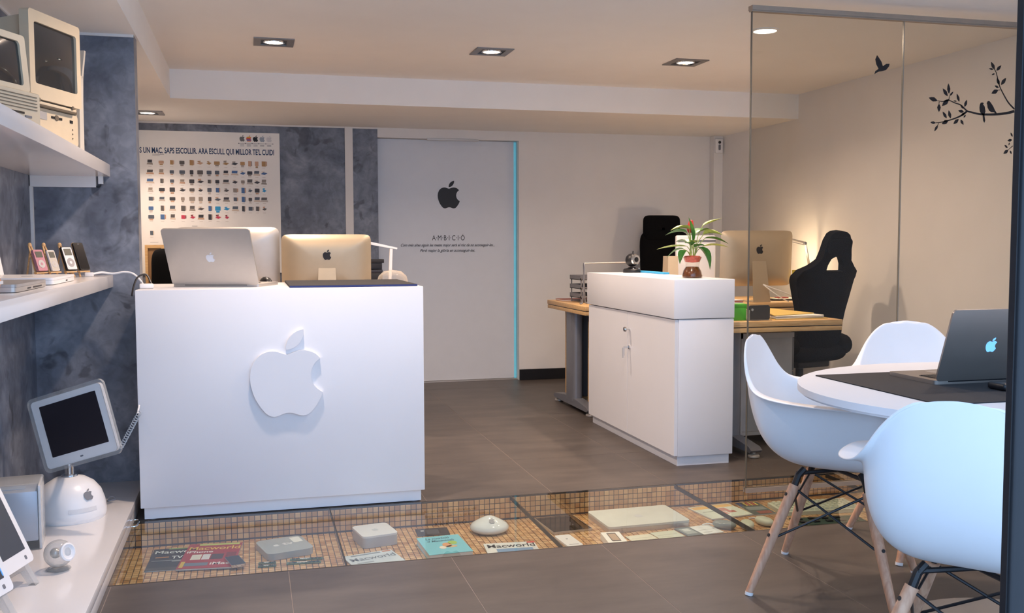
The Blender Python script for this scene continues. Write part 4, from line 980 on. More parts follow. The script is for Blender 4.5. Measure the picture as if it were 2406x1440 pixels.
# bezel ring
b = B(); ring(b, rrect(.335, .303, .012, 5, .1675, .1735), rrect(.276, .212, .010, 5, .170, .180), -.022, .012)
bz = obj('bezel', b, BEIGE, t)
b = crt_face(.284, .216, .170, .1815); obj('screen', b, CRT, bz, mw=Matrix.Translation((0, -.013, 0)), angle=180)
b = B(); b.box(.0, .31, -.018, .05, .0, .012, .003); b.box(.02, .29, -.010, .04, .012, .022); sk = obj('stand', b, BEIGE_D, t)
b = B(); b.box(.0, .30, -.020, -.016, .006, .016, .002); obj('control_door', b, BEIGE, sk)
for x in (.02, .05, .27):
    b = B(); b.M = Matrix.Translation((x, -.021, .019)) @ Matrix.Rotation(PI/2, 4, 'X'); b.lathe([(.007, 0), (.007, .004), (0, .005)], 12); obj('dial', b, BEIGE_D, sk)
# left: compact all-in-one
t = thing('compact_computer', 'compact beige all-in-one computer with vents and floppy slot', 'computer', (-.772, 3.085, 1.563), math.atan2(.345, .14)-.02)
b = B(); b._new([(0, 0, 0), (.36, 0, 0), (.36, 0, .105), (0, 0, .105), (.03, .24, 0), (.33, .24, 0), (.33, .24, .26), (.03, .24, .26), (.36, .045, .12), (0, .045, .12), (.35, .06, .285), (.01, .06, .285)],
    [(0,1,2,3), (3,2,8,9), (9,8,10,11), (11,10,6,7), (7,6,5,4), (4,5,1,0), (1,5,6,10,8,2), (0,3,9,11,7,4)]); obj('case', b, BEIGE, t, smooth=False)
mwt = Matrix.Translation((0, .043, .118)) @ Matrix.Rotation(-.09, 4, 'X')
b = B(); ring(b, rrect(.355, .174, .010, 5, .1775, .081), rrect(.296, .138, .012, 5, .178, .078), -.016, .01)
bz = obj('bezel', b, BEIGE, t, mw=mwt)
b = crt_face(.304, .146, .178, .078, .01); obj('screen', b, CRT, bz, mw=Matrix.Translation((0, -.009, 0)), angle=180)
for k in range(5):
    b = B(); b.box(.02, .345, -.002, .001, .092-k*.010, .0945-k*.010); obj('vent_slot', b, BEIGE_D, t, smooth=False)
b = B(); b.box(.14, .28, -.0025, .001, .036, .042); obj('floppy_slot', b, BLACK, t, smooth=False)
b = B(); b.box(.10, .27, -.0025, .001, .004, .020); obj('lower_slot', b, BEIGE_D, t, smooth=False)
b = B(); b.box(.285, .315, -.003, .001, .026, .033); obj('badge', b, GREYM, t, smooth=False)
# keyboard standing on end
t = thing('keyboard', 'slim pale keyboard standing on end behind the beige monitor', 'keyboard', (-.640, 4.24, 1.563), ang-.02)
b = B(); b.prism([(.0, 0), (.034, 0), (.036, .20), (.042, .30), (.018, .302), (.006, .20)], 0, .13, 'xz'); obj('case', b, mat('ivory_plastic', '#cdc6ba', .5), t, smooth=False)
b = B(); b.prism([(.026, .29), (.042, .295), (.066, .405), (.056, .407)], .0, .06, 'xz'); obj('flip_foot', b, mat('ivory_plastic', '#cdc6ba', .5), t, smooth=False)
b = B()
for r in range(4):
    for c in range(10): b.box(-.004, .004, .012+r*.028, .034+r*.028, .02+c*.018, .035+c*.018)
obj('keys', b, BEIGE, t, smooth=False, kind='stuff')

# ---------------- middle shelf: little easels with players
def easel(x, y, label, rz=1.0):
    t = thing('mini_easel', label, 'easel', (x, y, 1.055), rz, 'miniature wooden easels')
    for s in (-1, 1):
        b = B(); b.tube([(s*.023, -.022, 0), (s*.006, .032, .135)], [.0042, .0035], 7); obj('front_leg', b, WOODE, t)
    b = B(); b.tube([(0, .054, 0), (0, .030, .125)], [.004, .0035], 7); obj('rear_leg', b, WOODE, t)
    b = B(); b.box(-.031, .031, -.030, -.012, .020, .027, .002); obj('ledge', b, WOODE, t)
    b = B(); b.ball((0, .033, .140), .0085, 12, 8, (1, 1, 1.2)); obj('top_knob', b, WOODE, t)
    return t
LEAN = -.33
def player(x, y, label, w, h, th, body, face, kind, cat='music player', rz=1.0):
    t = thing(kind, label, cat, (x, y, 1.055), rz)
    mw = Matrix.Translation((0, -.0245, .0285)) @ Matrix.Rotation(LEAN, 4, 'X')
    b = B(); b.prism(rrect(w, h, .006, 4, 0, h/2), -th, 0, 'xz'); bd = obj('body', b, body, t, mw=Matrix.Translation((0, th*.0, 0)) @ mw)
    if face:
        if face != body:
            b = B(); b.prism(rrect(w*.93, h*.95, .005, 3, 0, h/2), -th-.0004, -th, 'xz'); obj('face_plate', b, face, bd, smooth=False)
        b = B(); b.prism(rrect(w*.70, h*.28, .001, 2, 0, h*.77), -th-.0012, -th-.0004, 'xz'); obj('display', b, mat('small_display', '#5a5a50', .25), bd, smooth=False)
        b = B(); b.prism(ellipse(w*.34, w*.34, 28, 0, h*.32), -th-.0012, -th-.0004, 'xz'); obj('click_wheel', b, mat('wheel_grey', '#cfc9c4', .5) if face != WPLAST else mat('wheel_mid', '#b3adac', .5), bd, smooth=False)
        b = B(); b.prism(ellipse(w*.12, w*.12, 20, 0, h*.32), -th-.0016, -th-.0012, 'xz'); obj('centre_button', b, face, bd, smooth=False)
    else:
        b = B(); b.prism(rrect(w*.9, h*.94, .006, 3, 0, h/2), -th-.0006, -th, 'xz'); obj('display', b, SCREEN, bd, smooth=False)
        b = B(); b.prism(rrect(w*.2, .0025, .001, 2, 0, h*.95), -th-.001, -th-.0006, 'xz'); obj('speaker_slot', b, GREYM, bd, smooth=False)
    return t
ey = 4.53
for x, lb in ((-.868, 'mini wooden easel holding the pink player, leftmost of four'), (-.823, 'mini wooden easel holding the narrow silver player'), (-.770, 'mini wooden easel holding the white player'), (-.724, 'mini wooden easel holding the black smartphone')):
    easel(x, ey+(x+.868)*1.1, lb)
PINK = mat('pink_anodised', '#c08a98', .35, metal=.4, var=.02)
player(-.868, ey, 'pink anodised music player on the leftmost mini easel', .052, .093, .013, PINK, PINK, 'music_player')
player(-.823, ey+.0495, 'narrow silver music player on the second mini easel', .042, .092, .007, WPLAST, mat('nano_face', '#c6bfb4', .3, metal=.2), 'music_player')
player(-.770, ey+.1078, 'white music player with dark edge on the third mini easel', .060, .106, .011, BLACK, WPLAST, 'music_player')
player(-.724, ey+.1584, 'black smartphone on the rightmost mini easel', .058, .125, .008, BLACK, None, 'smartphone', 'phone')
# closed laptops
def closed_laptop(label, x0, x1, y0, y1, base_m, lid_m, th, name='closed_laptop', ports=((.1, .03), (.2, .05)), rz=0, z=1.055):
    cx, cy = (x0+x1)/2, (y0+y1)/2
    t = thing(name, label, 'laptop', (cx, cy, z), rz)
    w, d = x1-x0, y1-y0
    b = B(); b.prism(rrect(w, d, .016, 4), .002, th*.62, 'xy'); bs = obj('base', b, base_m, t)
    b = B(); b.prism(rrect(w, d, .016, 4), th*.65, th, 'xy'); ld = obj('lid', b, lid_m, t)
    b = B(); b.prism(rrect(w*.99, d*.99, .015, 4), th*.62, th*.65, 'xy'); obj('seam', b, GREYM, t, smooth=False)
    for a, l_ in ports:
        b = B(); b.box(w/2-.002, w/2+.0006, -d/2+a*d, -d/2+a*d+l_, th*.22, th*.42); obj('port', b, BLACK, bs, smooth=False)
    b = B()
    for k in range(12): b.box(-w*.2+k*.006, -w*.2+k*.006+.003, -d/2-.0006, -d/2+.002, th*.25, th*.5)
    obj('vent', b, GREYM, bs, smooth=False)
    b = B(); emblem(b, .05, th, .0006, 'xy'); obj('emblem', b, GREYM, ld, smooth=False)
    return t
closed_laptop('closed silver laptop with grey lid at the front of the middle shelf', -.925, -.668, 3.19, 3.64, ALUW, mat('grey_lid', '#b1aca8', .4, metal=.4), .025, ports=((.33, .05), (.52, .13)))
closed_laptop('closed white laptop in front of the mini easels', -.925, -.668, 3.76, 4.20, WPLAST, WPLAST, .026, ports=((.55, .035),))
# orange clamshell at the picture edge
t = thing('clamshell_laptop', 'orange and white rounded clamshell laptop at the near end of the shelf', 'laptop', (-.795, 2.885, 1.055))
b = B()
def fn(u, v):
    a = 2*PI*u; k = math.sin(PI*v); return (.15*k**.35*math.cos(a), .17*k**.35*math.sin(a), .042-.040*math.cos(PI*v))
b.grid(fn, 40, 14, True); obj('shell', b, solid('#e08a3c', .3), t, angle=180)
b = B(); b.prism([(x*.155, y*.176) for x, y in ellipse(1, 1, 40)], .038, .046, 'xy'); obj('rim', b, WPLAST, t)
b = B(); emblem(b, .05, .0815, .001, 'xy'); obj('emblem', b, WPLAST, t, smooth=False)
# white tablet leaning on the wall at the picture edge
t = thing('white_tablet', 'white framed screen leaning on the wall at the picture edge', 'screen', (-.925, 4.20, 1.055), 1.2)
mw = Matrix.Rotation(-.2, 4, 'X')
b = B(); b.prism(rrect(.33, .25, .012, 4, -.165, .125), -.009, 0, 'xz'); bd = obj('frame', b, WPLAST, t, mw=mw)
b = B(); b.prism(rrect(.28, .20, .003, 2, -.165, .13), -.0096, -.009, 'xz'); obj('display', b, SCREEN, bd, smooth=False)
# white cable from shelf to counter
t = thing('white_cable', 'white cable looping from the middle shelf to the reception counter', 'cable', (-.60, 4.70, 1.055))
b = B(); b.tube(spline([(-.07, -.03, .012), (-.035, -.01, .018), (.01, .0, .012), (.06, .0, .018), (.10, -.01, .008), (.135, -.03, -.03), (.142, -.08, -.048)], 7), .0048, 8); obj('lead', b, WPLAST, t)
b = B(); b.box(-.10, -.065, -.046, -.022, .0, .02, .004); obj('plug', b, WPLAST, t)

# ---------------- bench
ZB = .086
t = thing('dome_computer', 'white dome-based computer with tilted flat screen on a chrome neck', 'computer', (-.725, 4.29, ZB))
b = B(); R = .137
b.lathe([(R-.006, 0), (R-.003, .008), (R, .016), (R*.995, .035), (R*.96, .07), (R*.86, .11), (R*.68, .142), (R*.44, .163), (R*.2, .172), (.03, .174), (0, .174)], 48); dm = obj('dome', b, WPLAST, t, angle=60)
b = B(); b.lathe([(.131, .006), (.133, .006), (.133, .011), (.131, .011), (.131, .006)], 48); obj('base_ring', b, GREYM, dm)
# emblem and disc tray follow the dome's curve
DP = [(R, .016), (R*.995, .035), (R*.96, .07), (R*.86, .11), (R*.68, .142), (R*.44, .163)]
def dome_r(z):
    for (r0, z0), (r1, z1) in zip(DP, DP[1:]):
        if z <= z1: return r0+(r1-r0)*max(0, (z-z0)/(z1-z0))
    return DP[-1][0]
az = -PI/2+.74
b = B(); emblem(b, .046, -.0006, -.0012)
obj('emblem', b, GREYM, dm, smooth=False, mw=Matrix.Translation(((dome_r(.110)+.001)*math.cos(az), (dome_r(.110)+.001)*math.sin(az), .110)) @ Matrix.Rotation(az+PI/2, 4, 'Z') @ Matrix.Rotation(-.42, 4, 'X'))
b = B(); b.grid(lambda u, v: ((dome_r(.045+.016*v)+.0012)*math.cos(-PI/2+.1+.85*u), (dome_r(.045+.016*v)+.0012)*math.sin(-PI/2+.1+.85*u), .045+.016*v), 16, 4); obj('disc_tray', b, mat('tray_white', '#dcdad9', .3), dm, angle=180)
b = B(); b.lathe([(.032, .172), (.03, .178), (.018, .180), (.018, .215)], 20); obj('neck_collar', b, CHROME, t)
cS = Vector((-.668, 4.112, .491)); oS = Vector((-.725, 4.29, ZB))
RS = Matrix.Rotation(-.516, 4, 'Z') @ Matrix.Rotation(-.012, 4, 'X') @ Matrix.Rotation(-.29, 4, 'Y')
back = cS-oS+(RS @ Vector((0, .03, -.03)))
b = B(); b.tube(spline([(0, 0, .2), (0, .005, .23), (back.x*.5, back.y*.4+.04, .33), tuple(back)], 6), .012, 12); obj('arm', b, CHROME, t)
mw = Matrix.Translation(cS-oS) @ RS
b = B(); b.prism(rrect(.335, .272, .016, 5), -.010, .004, 'xz'); b.prism(rrect(.27, .21, .03, 5), .004, .022, 'xz'); hd = obj('screen_housing', b, WPLAST, t, mw=mw)
b = B(); ring(b, rrect(.364, .300, .026, 6), rrect(.333, .270, .015, 6), -.013, -.001); obj('clear_frame', b, CLEAR, hd)
b = B(); b.prism(rrect(.268, .205, .002, 1, .002, .008), -.0108, -.0100, 'xz'); obj('display', b, solid('#241f26', .35), hd, smooth=False)
b = B(); b.prism(rrect(.014, .006, .002, 2, 0, -.118), -.0108, -.0100, 'xz'); obj('badge', b, GREYM, hd, smooth=False)
b = B(); b.lathe([(.05, 0), (.045, .018), (.02, .026), (0, .027)], 24); obj('pivot', b, WPLAST, hd, mw=Matrix.Translation((0, .022, -.03)) @ Matrix.Rotation(-PI/2, 4, 'X'))
b = B(); cp = []
for k in range(90):
    f = k/89; a = k*1.1; c0 = Vector((.185, .10, .255)).lerp(Vector((.262, .12, .40)), f); cp.append((c0.x+.009*math.cos(a), c0.y+.004*math.sin(a), c0.z+.009*math.sin(a)))
sp = thing('coiled_cable', 'clear coiled cable between the dome computer and the counter', 'cable', tuple(oS))
b.tube(cp, .0022, 5); obj('coil', b, mat('clear_coil', '#a9b2bb', .3), sp)
b = B(); b.tube([cp[-1], (cp[-1][0]+.004, cp[-1][1]+.03, cp[-1][2]+.03)], .004, 6); obj('plug', b, WPLAST, sp)
# clear cube computer
t = thing('cube_computer', 'small computer cube in a clear acrylic case beside the dome', 'computer', (-.842, 3.93, ZB), .12)
b = B(); b.box(-.083, .083, -.083, .083, .0, .245, .008, 3); obj('acrylic_case', b, CLEAR, t)
b = B(); b.box(-.070, .070, -.070, .070, .03, .215, .006); obj('core', b, mat('cube_core', '#c3cad6', .35, metal=.2), t)
b = B(); b.box(.071, .0805, -.074, .074, .0, .235, .003); pn = obj('side_panel', b, WPLAST, t)
b = B(); b.prism(ellipse(.006, .035, 20, 0, .12), .081, .0815, 'yz'); obj('disc_slot', b, GREYM, pn, smooth=False)
b = B(); b.prism(rrect(.09, .05, .012, 4, -.02, 0), .2155, .217, 'xy'); obj('top_vent', b, mat('vent_blue', '#b9c6d6', .4), t, smooth=False)
# ball speaker
t = thing('ball_speaker', 'clear ball speaker with white driver ring on the bench', 'speaker', (-.652, 3.60, ZB))
b = B(); b.lathe([(.036, 0), (.040, .003), (.036, .007), (.015, .010)], 28); obj('base', b, CLEAR, t)
b = B(); b.ball((0, 0, .056), .047, 28, 18); obj('shell', b, CLEAR, t)
b = B(); b.ball((-.010, .007, .056), .018, 20, 12); obj('core', b, mat('speaker_core', '#cbc6bd', .3, metal=.4), t)
mw = Matrix.Translation((.027, -.020, .064)) @ Matrix.Rotation(math.atan2(-.02, .027), 4, 'Z') @ Matrix.Rotation(PI/2-.25, 4, 'Y')
b = B(); b.lathe([(.020, .0), (.031, .004), (.031, .012), (.026, .014), (.020, .010)], 28); obj('driver_ring', b, WPLAST, t, mw=mw)
b = B(); b.lathe([(.021, .008), (.01, .004), (0, .006)], 24); obj('cone', b, mat('cone_gold', '#b7a888', .35, metal=.5), t, mw=mw)
# two white displays at the picture edge
def easel_display(label, x, y, rz, w, h, lean, glow=None, clear=True, name='white_display'):
    t = thing(name, label, 'monitor', (x, y, ZB), rz)
    mw = Matrix.Translation((0, 0, .062)) @ Matrix.Rotation(lean, 4, 'X')
    b = B(); b.prism(rrect(w, h, .016, 5, -w/2, h/2), -.014, .012, 'xz'); fr = obj('frame', b, WPLAST, t, mw=mw)
    b = B(); b.prism(rrect(w*.86, h*.80, .003, 2, -w/2, h*.53), -.0148, -.014, 'xz'); obj('display', b, mat('matt_screen', '#3c4048', .35), fr, smooth=False)
    if glow:
        b = B(); b.prism(rrect(.005, h*.6, .001, 1, -w*.075, h*.45), -.0152, -.0148, 'xz'); obj('lit_edge', b, solid('#4a90d0', .4, emit=.5), fr, smooth=False)
    b = B(); b.prism(rrect(.012, .014, .004, 3, -w*.12, h*.06), -.0148, -.014, 'xz'); obj('button', b, GREYM, fr, smooth=False)
    for xx in (-.05, -w+.05):
        b = B(); b.prism([(-.045, -.062), (.0, .02), (.03, .04), (.012, -.0), (.11, -.062), (.075, -.062), (.005, -.02), (-.02, -.062)], xx-.012, xx+.012, 'yz'); obj('foot', b, CLEAR if clear else WPLAST, t, mw=Matrix.Translation((0, 0, .062)), smooth=False)
    return t
easel_display('white display with clear plastic feet at the left picture edge', -.722, 3.52, 1.30, .34, .36, -.42)
easel_display('white display with a blue-edged screen in the lower left corner', -.722, 3.235, 1.22, .34, .34, -.42, True, True)
t = thing('cable_clip', 'small grey cable clip on the bench behind the dome', 'clip', (-.60, 4.52, ZB), .6)
b = B(); b.box(-.018, .018, -.006, .006, 0, .006, .002); obj('base', b, GREYM, t); b = B(); b.tube(spline([(-.014, 0, .006), (-.008, 0, .018), (.01, 0, .016), (.016, 0, .006)], 5), .002, 6); obj('loop', b, GREYM, t)
# ================================================================== MEETING TABLE AND CHAIRS
t = thing('meeting_table', 'white oval meeting table in front of the glass partition', 'table', (2.215, 2.40, 0))
ov = [(.668*math.cos(a), .612*math.sin(a)) for a in [2*PI*k/96 for k in range(96)]]
b = B(); b.prism([(x*.985, y*.985) for x, y in ov], .742, .75, 'xy'); b.prism(ov, .75, .77, 'xy'); obj('top', b, LACQ, t)
b = B(); b.lathe([(.045, .03), (.045, .70), (.12, .73), (.16, .742)], 28); obj('column', b, ALUW, t)
b = B(); b.lathe([(0, 0), (.34, 0), (.345, .008), (.30, .018), (.07, .035), (0, .035)], 48); obj('base', b, ALUW, t)
t = thing('table_mat', 'black mat laid across the white meeting table', 'mat', (2.2, 2.49, .77))
b = B(); b.prism(rrect(.9, .60, .006, 2), 0, .003, 'xy'); obj('sheet', b, MATBL, t, smooth=False)
b = B(); b.prism(rrect(.9, .6, .006, 2), -.0, .0012, 'xy'); obj('backing', b, solid('#3a2a26'), t, smooth=False)
laptop('laptop', 'dark silver laptop with glowing blue emblem on the meeting table', .325, .225, (2.137, 2.50, .773), 0, .32, mat('dark_aluminium', '#a39a92', .35, metal=.8, var=.02), True, True, solid('#7cc0f2', .4, emit=.75), .012, .006, logo_s=.046)  # one even dark silver tone for lid and base
t = thing('pen_case', 'black pouch with small metal clips beside the laptop on the table mat', 'pouch', (2.20, 2.37, .773), .05)
b = B(); b.box(-.13, .20, -.035, .035, 0, .022, .009, 3); obj('pouch', b, BLACK, t)
for x, y in ((-.05, .04), (.01, -.05)):
    b = B(); b.ball((x, y, .010), .008, 12, 8); obj('clip', b, CHROME, t)
b = B(); b.tube(spline([(.01, -.05, .008), (.06, -.055, .012), (.12, -.05, .008), (.18, -.04, .01)], 5), .004, 6); obj('cord', b, BLACK, t)

# armchair with a moulded shell and dowel legs
RIM = [  # x, y, z, flare: back centre round to front centre (right half)
    (0, -.287, .835, 0), (.065, -.285, .827, 0), (.12, -.280, .800, .03), (.165, -.269, .755, .1), (.200, -.252, .706, .2), (.233, -.225, .670, .35), (.272, -.18, .655, .7), (.306, -.11, .649, 1.0), (.325, -.03, .646, 1.2), (.332, .05, .644, 1.3),
    (.330, .11, .642, 1.35), (.316, .16, .638, 1.25), (.288, .196, .629, .9), (.258, .215, .602, .35), (.238, .227, .552, 0), (.224, .238, .500, 0), (.204, .250, .460, 0), (.16, .263, .441, 0), (.08, .271, .434, 0), (0, .273, .432, 0)]
def shell_mesh():
    right = spline(RIM, 3); rim = right+[(-x, y, z, f) for x, y, z, f in right[-2:0:-1]]
    n = len(rim); NV = 20; c0 = Vector((0, .03, .405))
    def fn(u, v):
        x, y, z, f = rim[int(round(u*n)) % n]
        o = Vector((x, y, 0)).normalized()
        inner = Vector((x, y, z))-o*.070*f+Vector((0, 0, -.013*f))
        if v > .79:
            k = (v-.79)/.21; q_ = inner+(Vector((x, y, 0))-Vector((inner.x, inner.y, 0)))*k**1.25; q_.z = inner.z+(z-inner.z)*(1-(1-k)**2.2)*(1 if f < .05 else 1)-.006*f*max(0, k-.6); return q_
        t_ = v/.79
        h = max(0, (z-.43)/.4)
        ctl = Vector((inner.x*.99, inner.y*(.99 if y > 0 else .95), .392))
        ctl2 = Vector((inner.x*.86+ctl.x*.14, inner.y*(1.0 if y < 0 else 1), .43+.25*(z-.43)))
        p = c0*(1-t_)**3+(c0*.35+Vector((ctl.x, ctl.y, .398))*.65)*3*(1-t_)**2*t_+Vector((ctl.x, ctl.y, .41+.12*max(0, z-.43)))*3*(1-t_)*t_*t_+inner*t_**3
        return p
    b = B(); b.grid(fn, n, NV, True); return b
S = 1.04
def shell_chair(label, x, y, fx, fy, proto=None, sc=1.04):
    rz = face_rz(fx, fy)
    if proto:
        o = copy_tree(proto); o.location = (x, y, 0); o.rotation_euler = (0, 0, rz); o['label'] = label; o.scale = (sc, sc, sc); return o
    t = thing('shell_armchair', label, 'chair', (x, y, 0), rz, 'white shell armchairs around the meeting table'); t.scale = (S, S, S)
    sh = obj('shell', shell_mesh(), WSHELL, t, angle=180)
    md = sh.modifiers.new('thickness', 'SOLIDIFY'); md.thickness = .006; md.offset = -1
    md = sh.modifiers.new('smooth', 'SUBSURF'); md.levels = 1; md.render_levels = 1
    tops = {}
    for sx in (-1, 1):
        for sy in (-1, 1):
            top = Vector((sx*.125, sy*.115+.01, .352)); ft = Vector((sx*.245, sy*.225+.005, .006))
            b = B(); b.tube([ft, ft.lerp(top, .5), top], [.0125, .0165, .0175], 14); lg = obj('leg', b, WOODL, t)
            b = B(); b.tube([ft-Vector((0, 0, .006)), ft+(top-ft)*.012], .0135, 12); obj('glide', b, WPLAST, lg)
            for k in (.12 if False else .9, .52):
                q = ft.lerp(top, k); nn = Vector((sx*.6, sy*.6, .4)).normalized()
                b = B(); b.tube([q+nn*.012, q+nn*.0185], .006, 8); obj('bolt', b, BLACK, lg)
            b = B(); b.tube([top+(ft-top)*.09, top, Vector((sx*.115, sy*.105+.01, .385)), Vector((sx*.10, sy*.09+.01, .405))], .0115, 8); obj('bracket', b, BLACK, t)
            tops[(sx, sy)] = (top, ft)
    def P_(k, f): return tops[k][1].lerp(tops[k][0], f)
    ks = [(-1, -1), (1, -1), (1, 1), (-1, 1)]
    for i in range(4):
        a, c = ks[i], ks[(i+1) % 4]
        for f0, f1 in ((.98, .50), (.50, .98)):
            b = B(); b.tube([P_(a, f0), P_(c, f1)], .0042, 7); obj('brace_wire', b, BLACK, t)
    b = B(); b.tube([(-.115, -.10, .39), (.115, .115, .39)], .007, 7); b.tube([(.115, -.10, .39), (-.115, .115, .39)], .007, 7); obj('cross_bar', b, BLACK, t)
    return t
proto = shell_chair('white shell armchair at the left of the table, nearest the cabinet', 1.965, 2.995, .72, -.69)
shell_chair('white shell armchair on the far side of the table, by the glass', 2.61, 3.285, -.2, -.98, proto)
shell_chair('white shell armchair in the foreground, its back to the viewer', 1.715, 2.0, .766, .643, proto, 1.02)
# ================================================================== THINGS UNDER THE GLASS FLOOR
ZP = ZPIT+.0012
def quad(pts):    # pose from four read corners: TL, TR, BR, BL on the pit floor
    a, b_, c, d = [Vector(p) for p in pts]
    ctr = (a+b_+c+d)/4; ux = ((b_-a)+(c-d))/2; uy = ((a-d)+(b_-c))/2
    return ctr, ux.length, uy.length, math.atan2(ux.y, ux.x)
def magazine(label, pts, m, titles, th=.005, blocks=(), name='magazine', cat='magazine', z=ZP):
    c, w, h, rz = quad(pts)
    t = thing(name, label, cat, (c.x, c.y, z), rz)
    b = B(); b.box(-w/2+.001, w/2-.001, -h/2+.001, h/2-.001, 0, th-.0008); obj('pages', b, PAPER, t, smooth=False)
    b = B(); b.box(-w/2, w/2, -h/2, h/2, th-.0008, th); cv = obj('cover', b, m, t, smooth=False)
    for x0, x1, y0, y1, col in blocks:
        b = B(); b.box(-w/2+x0*w, -w/2+x1*w, -h/2+y0*h, -h/2+y1*h, th, th+.0003); obj('printed_panel', b, solid(col), cv, smooth=False)
    for tx, x, y, wd, sz, col, bo in titles:
        me = text_mesh(tx, sz*h, wd*w, bo); obj('lettering', me, solid(col), cv, smooth=False, mw=face_up(-w/2+x*w, -h/2+y*h, th+.0006))
    return t
magazine('black magazine half hidden under the red one beneath the glass floor', [(-.405, 4.40), (-.22, 4.40), (-.22, 4.10), (-.445, 4.12)], solid('#24282c'), [('Macworld', .04, .76, .95, .2, '#e8ece8', .0008), ('TV', .42, .50, .22, .17, '#e8ece8', .001)], .004,
         ((.3, .9, .95, .995, '#7aa048'), (.1, .36, .56, .61, '#b0742c'), (.05, .45, .42, .44, '#9aa0a0'), (.45, .75, .36, .43, '#8a9090'), (.0, 1, .0, .12, '#4a4640')))
magazine('red magazine with yellow title beneath the glass floor', [(-.309, 4.415), (-.095, 4.385), (-.045, 4.065), (-.275, 4.085)], solid('#a8323a'), [('Macworld', .03, .74, .94, .2, '#e8c24a', .0008), ('iPhone', .03, .62, .48, .12, '#f0e8e4', .001), ('iMac', .55, .12, .36, .14, '#f0e8e4', .001)], .0065,
         ((.2, .95, .93, .995, '#c4d468'), (.16, .34, .34, .55, '#e4e0d0'), (.36, .50, .34, .55, '#dcdcdc'), (.52, .74, .34, .55, '#4a3a3c'), (.78, .96, .34, .6, '#7a2c34'), (.03, .1, .05, .28, '#d8b848'), (.1, .52, .10, .22, '#6c7c8c')), z=ZP+.0043)
def slab(name, label, cat, pts, h, r, m, parts=(), z=ZP, smooth=True):
    c, w, d, rz = quad(pts)
    t = thing(name, label, cat, (c.x, c.y, z), rz)
    b = B(); b.prism(rrect(w, d, r, 5), 0, h, 'xy'); bd = obj('body', b, m, t)
    for (pn, x0, x1, y0, y1, hh, pm_) in parts:
        b = B(); b.prism(rrect((x1-x0)*w, (y1-y0)*d, min(.004, (x1-x0)*w*.2, (y1-y0)*d*.2), 3, -w/2+(x0+x1)/2*w, -d/2+(y0+y1)/2*d), h, h+hh, 'xy'); obj(pn, b, pm_, bd, smooth=False)
    return t, bd, w, d
slab('smartphone', 'black smartphone with chrome rim on the red magazine under the glass', 'phone', [(-.119, 4.16), (-.062, 4.175), (-.042, 4.055), (-.098, 4.04)], .011, .008, CHROME, (('display', .03, .97, .03, .97, .0008, SCREEN),), ZP+.0112)
t_, bd, w, d = slab('media_box', 'flat silver media box with rounded corners under the glass floor', 'media box', [(.008, 4.33), (.20, 4.375), (.235, 4.175), (.04, 4.12)], .028, .028, mat('media_silver', '#c2c6c6', .35, metal=.3), (('sticker', .72, .93, .55, .9, .0006, PAPER),))
obj('lettering', text_mesh('tv', .05, .05, .002), WPLAST, bd, smooth=False, mw=face_up(-.005, -.005, .0283)); b = B(); emblem(b, .03, .0281, .0004, 'xy', -.035, .005); obj('emblem', b, WPLAST, bd, smooth=False)
RAMG = solid('#2f6a58')
for k, pts in enumerate(([(.012, 4.115), (.082, 4.11), (.082, 4.088), (.012, 4.092)], [(.010, 4.075), (.082, 4.07), (.082, 4.048), (.010, 4.052)], [(.14, 4.130), (.272, 4.118), (.27, 4.092), (.138, 4.104)], [(.125, 4.085), (.262, 4.073), (.26, 4.045), (.122, 4.058)])):
    lb = ('short green memory stick lying upper left of the pair near the red magazine', 'short green memory stick lying lower left of the pair near the red magazine', 'long green memory stick, upper of the two beside the media box', 'long green memory stick, lower of the two beside the media box')[k]
    slab('memory_stick', lb, 'memory module', pts, .0025, .001, RAMG, tuple(('chip', .06+.115*i, .15+.115*i, .35, .9, .0012, SCREEN) for i in range(8))+(('contacts', .03, .97, .03, .16, .0004, solid('#c9a24a', .3, metal=1)), ('sticker', .3, .6, .5, .8, .0016, PAPER)), ZP)
t_, bd, w, d = slab('mini_computer', 'square white and silver mini computer under the glass floor', 'computer', [(.41, 4.36), (.575, 4.39), (.605, 4.215), (.455, 4.185)], .044, .022, mat('mini_silver', '#c4c8ce', .35, metal=.35))
b = B(); b.prism(rrect(w, d, .022, 5), .044, .052, 'xy'); tp = obj('top_plate', b, WPLAST, bd); b = B(); emblem(b, .035, .052, .0004, 'xy'); obj('emblem', b, mat('pale_grey', '#cfd2d4', .4), tp, smooth=False)
magazine('white magazine with grey title at the front edge under the glass', [(.362, 4.09), (.565, 4.14), (.60, 3.95), (.385, 3.90)], solid('#ccd4d8'), [('Macworld', .05, .55, .9, .30, '#7a8288', .0008)], .005, ((.15, .75, .88, .95, '#8a9298'), (.12, .45, .36, .42, '#98a0a4'), (.8, .97, .9, .97, '#c87a4a')))
slab('photo_card', 'dark photo card lying behind the blue book under the glass', 'card', [(.705, 4.415), (.855, 4.405), (.855, 4.295), (.71, 4.300)], .002, .002, solid('#2c3138', .25), (('picture', .3, .7, .2, .8, .0003, solid('#4a4a52')), ('spot', .15, .25, .6, .75, .0003, solid('#b8b8b8'))))
c, w, d, rz = quad([(.69, 4.20), (.875, 4.195), (.875, 3.96), (.685, 3.935)])
t = thing('paperback_book', 'thick light blue paperback book under the glass floor', 'book', (c.x, c.y, ZP), rz)
b = B(); b.box(-w/2+.002, w/2-.002, -d/2+.002, d/2-.002, .0015, .026); obj('pages', b, PAPER, t, smooth=False)
b = B(); b.box(-w/2, w/2, -d/2, d/2, .026, .0275); cv = obj('cover', b, solid('#7fc9d8'), t, smooth=False); b = B(); b.box(-w/2, w/2, -d/2, d/2, 0, .0015); obj('back_cover', b, solid('#7fc9d8'), t, smooth=False)
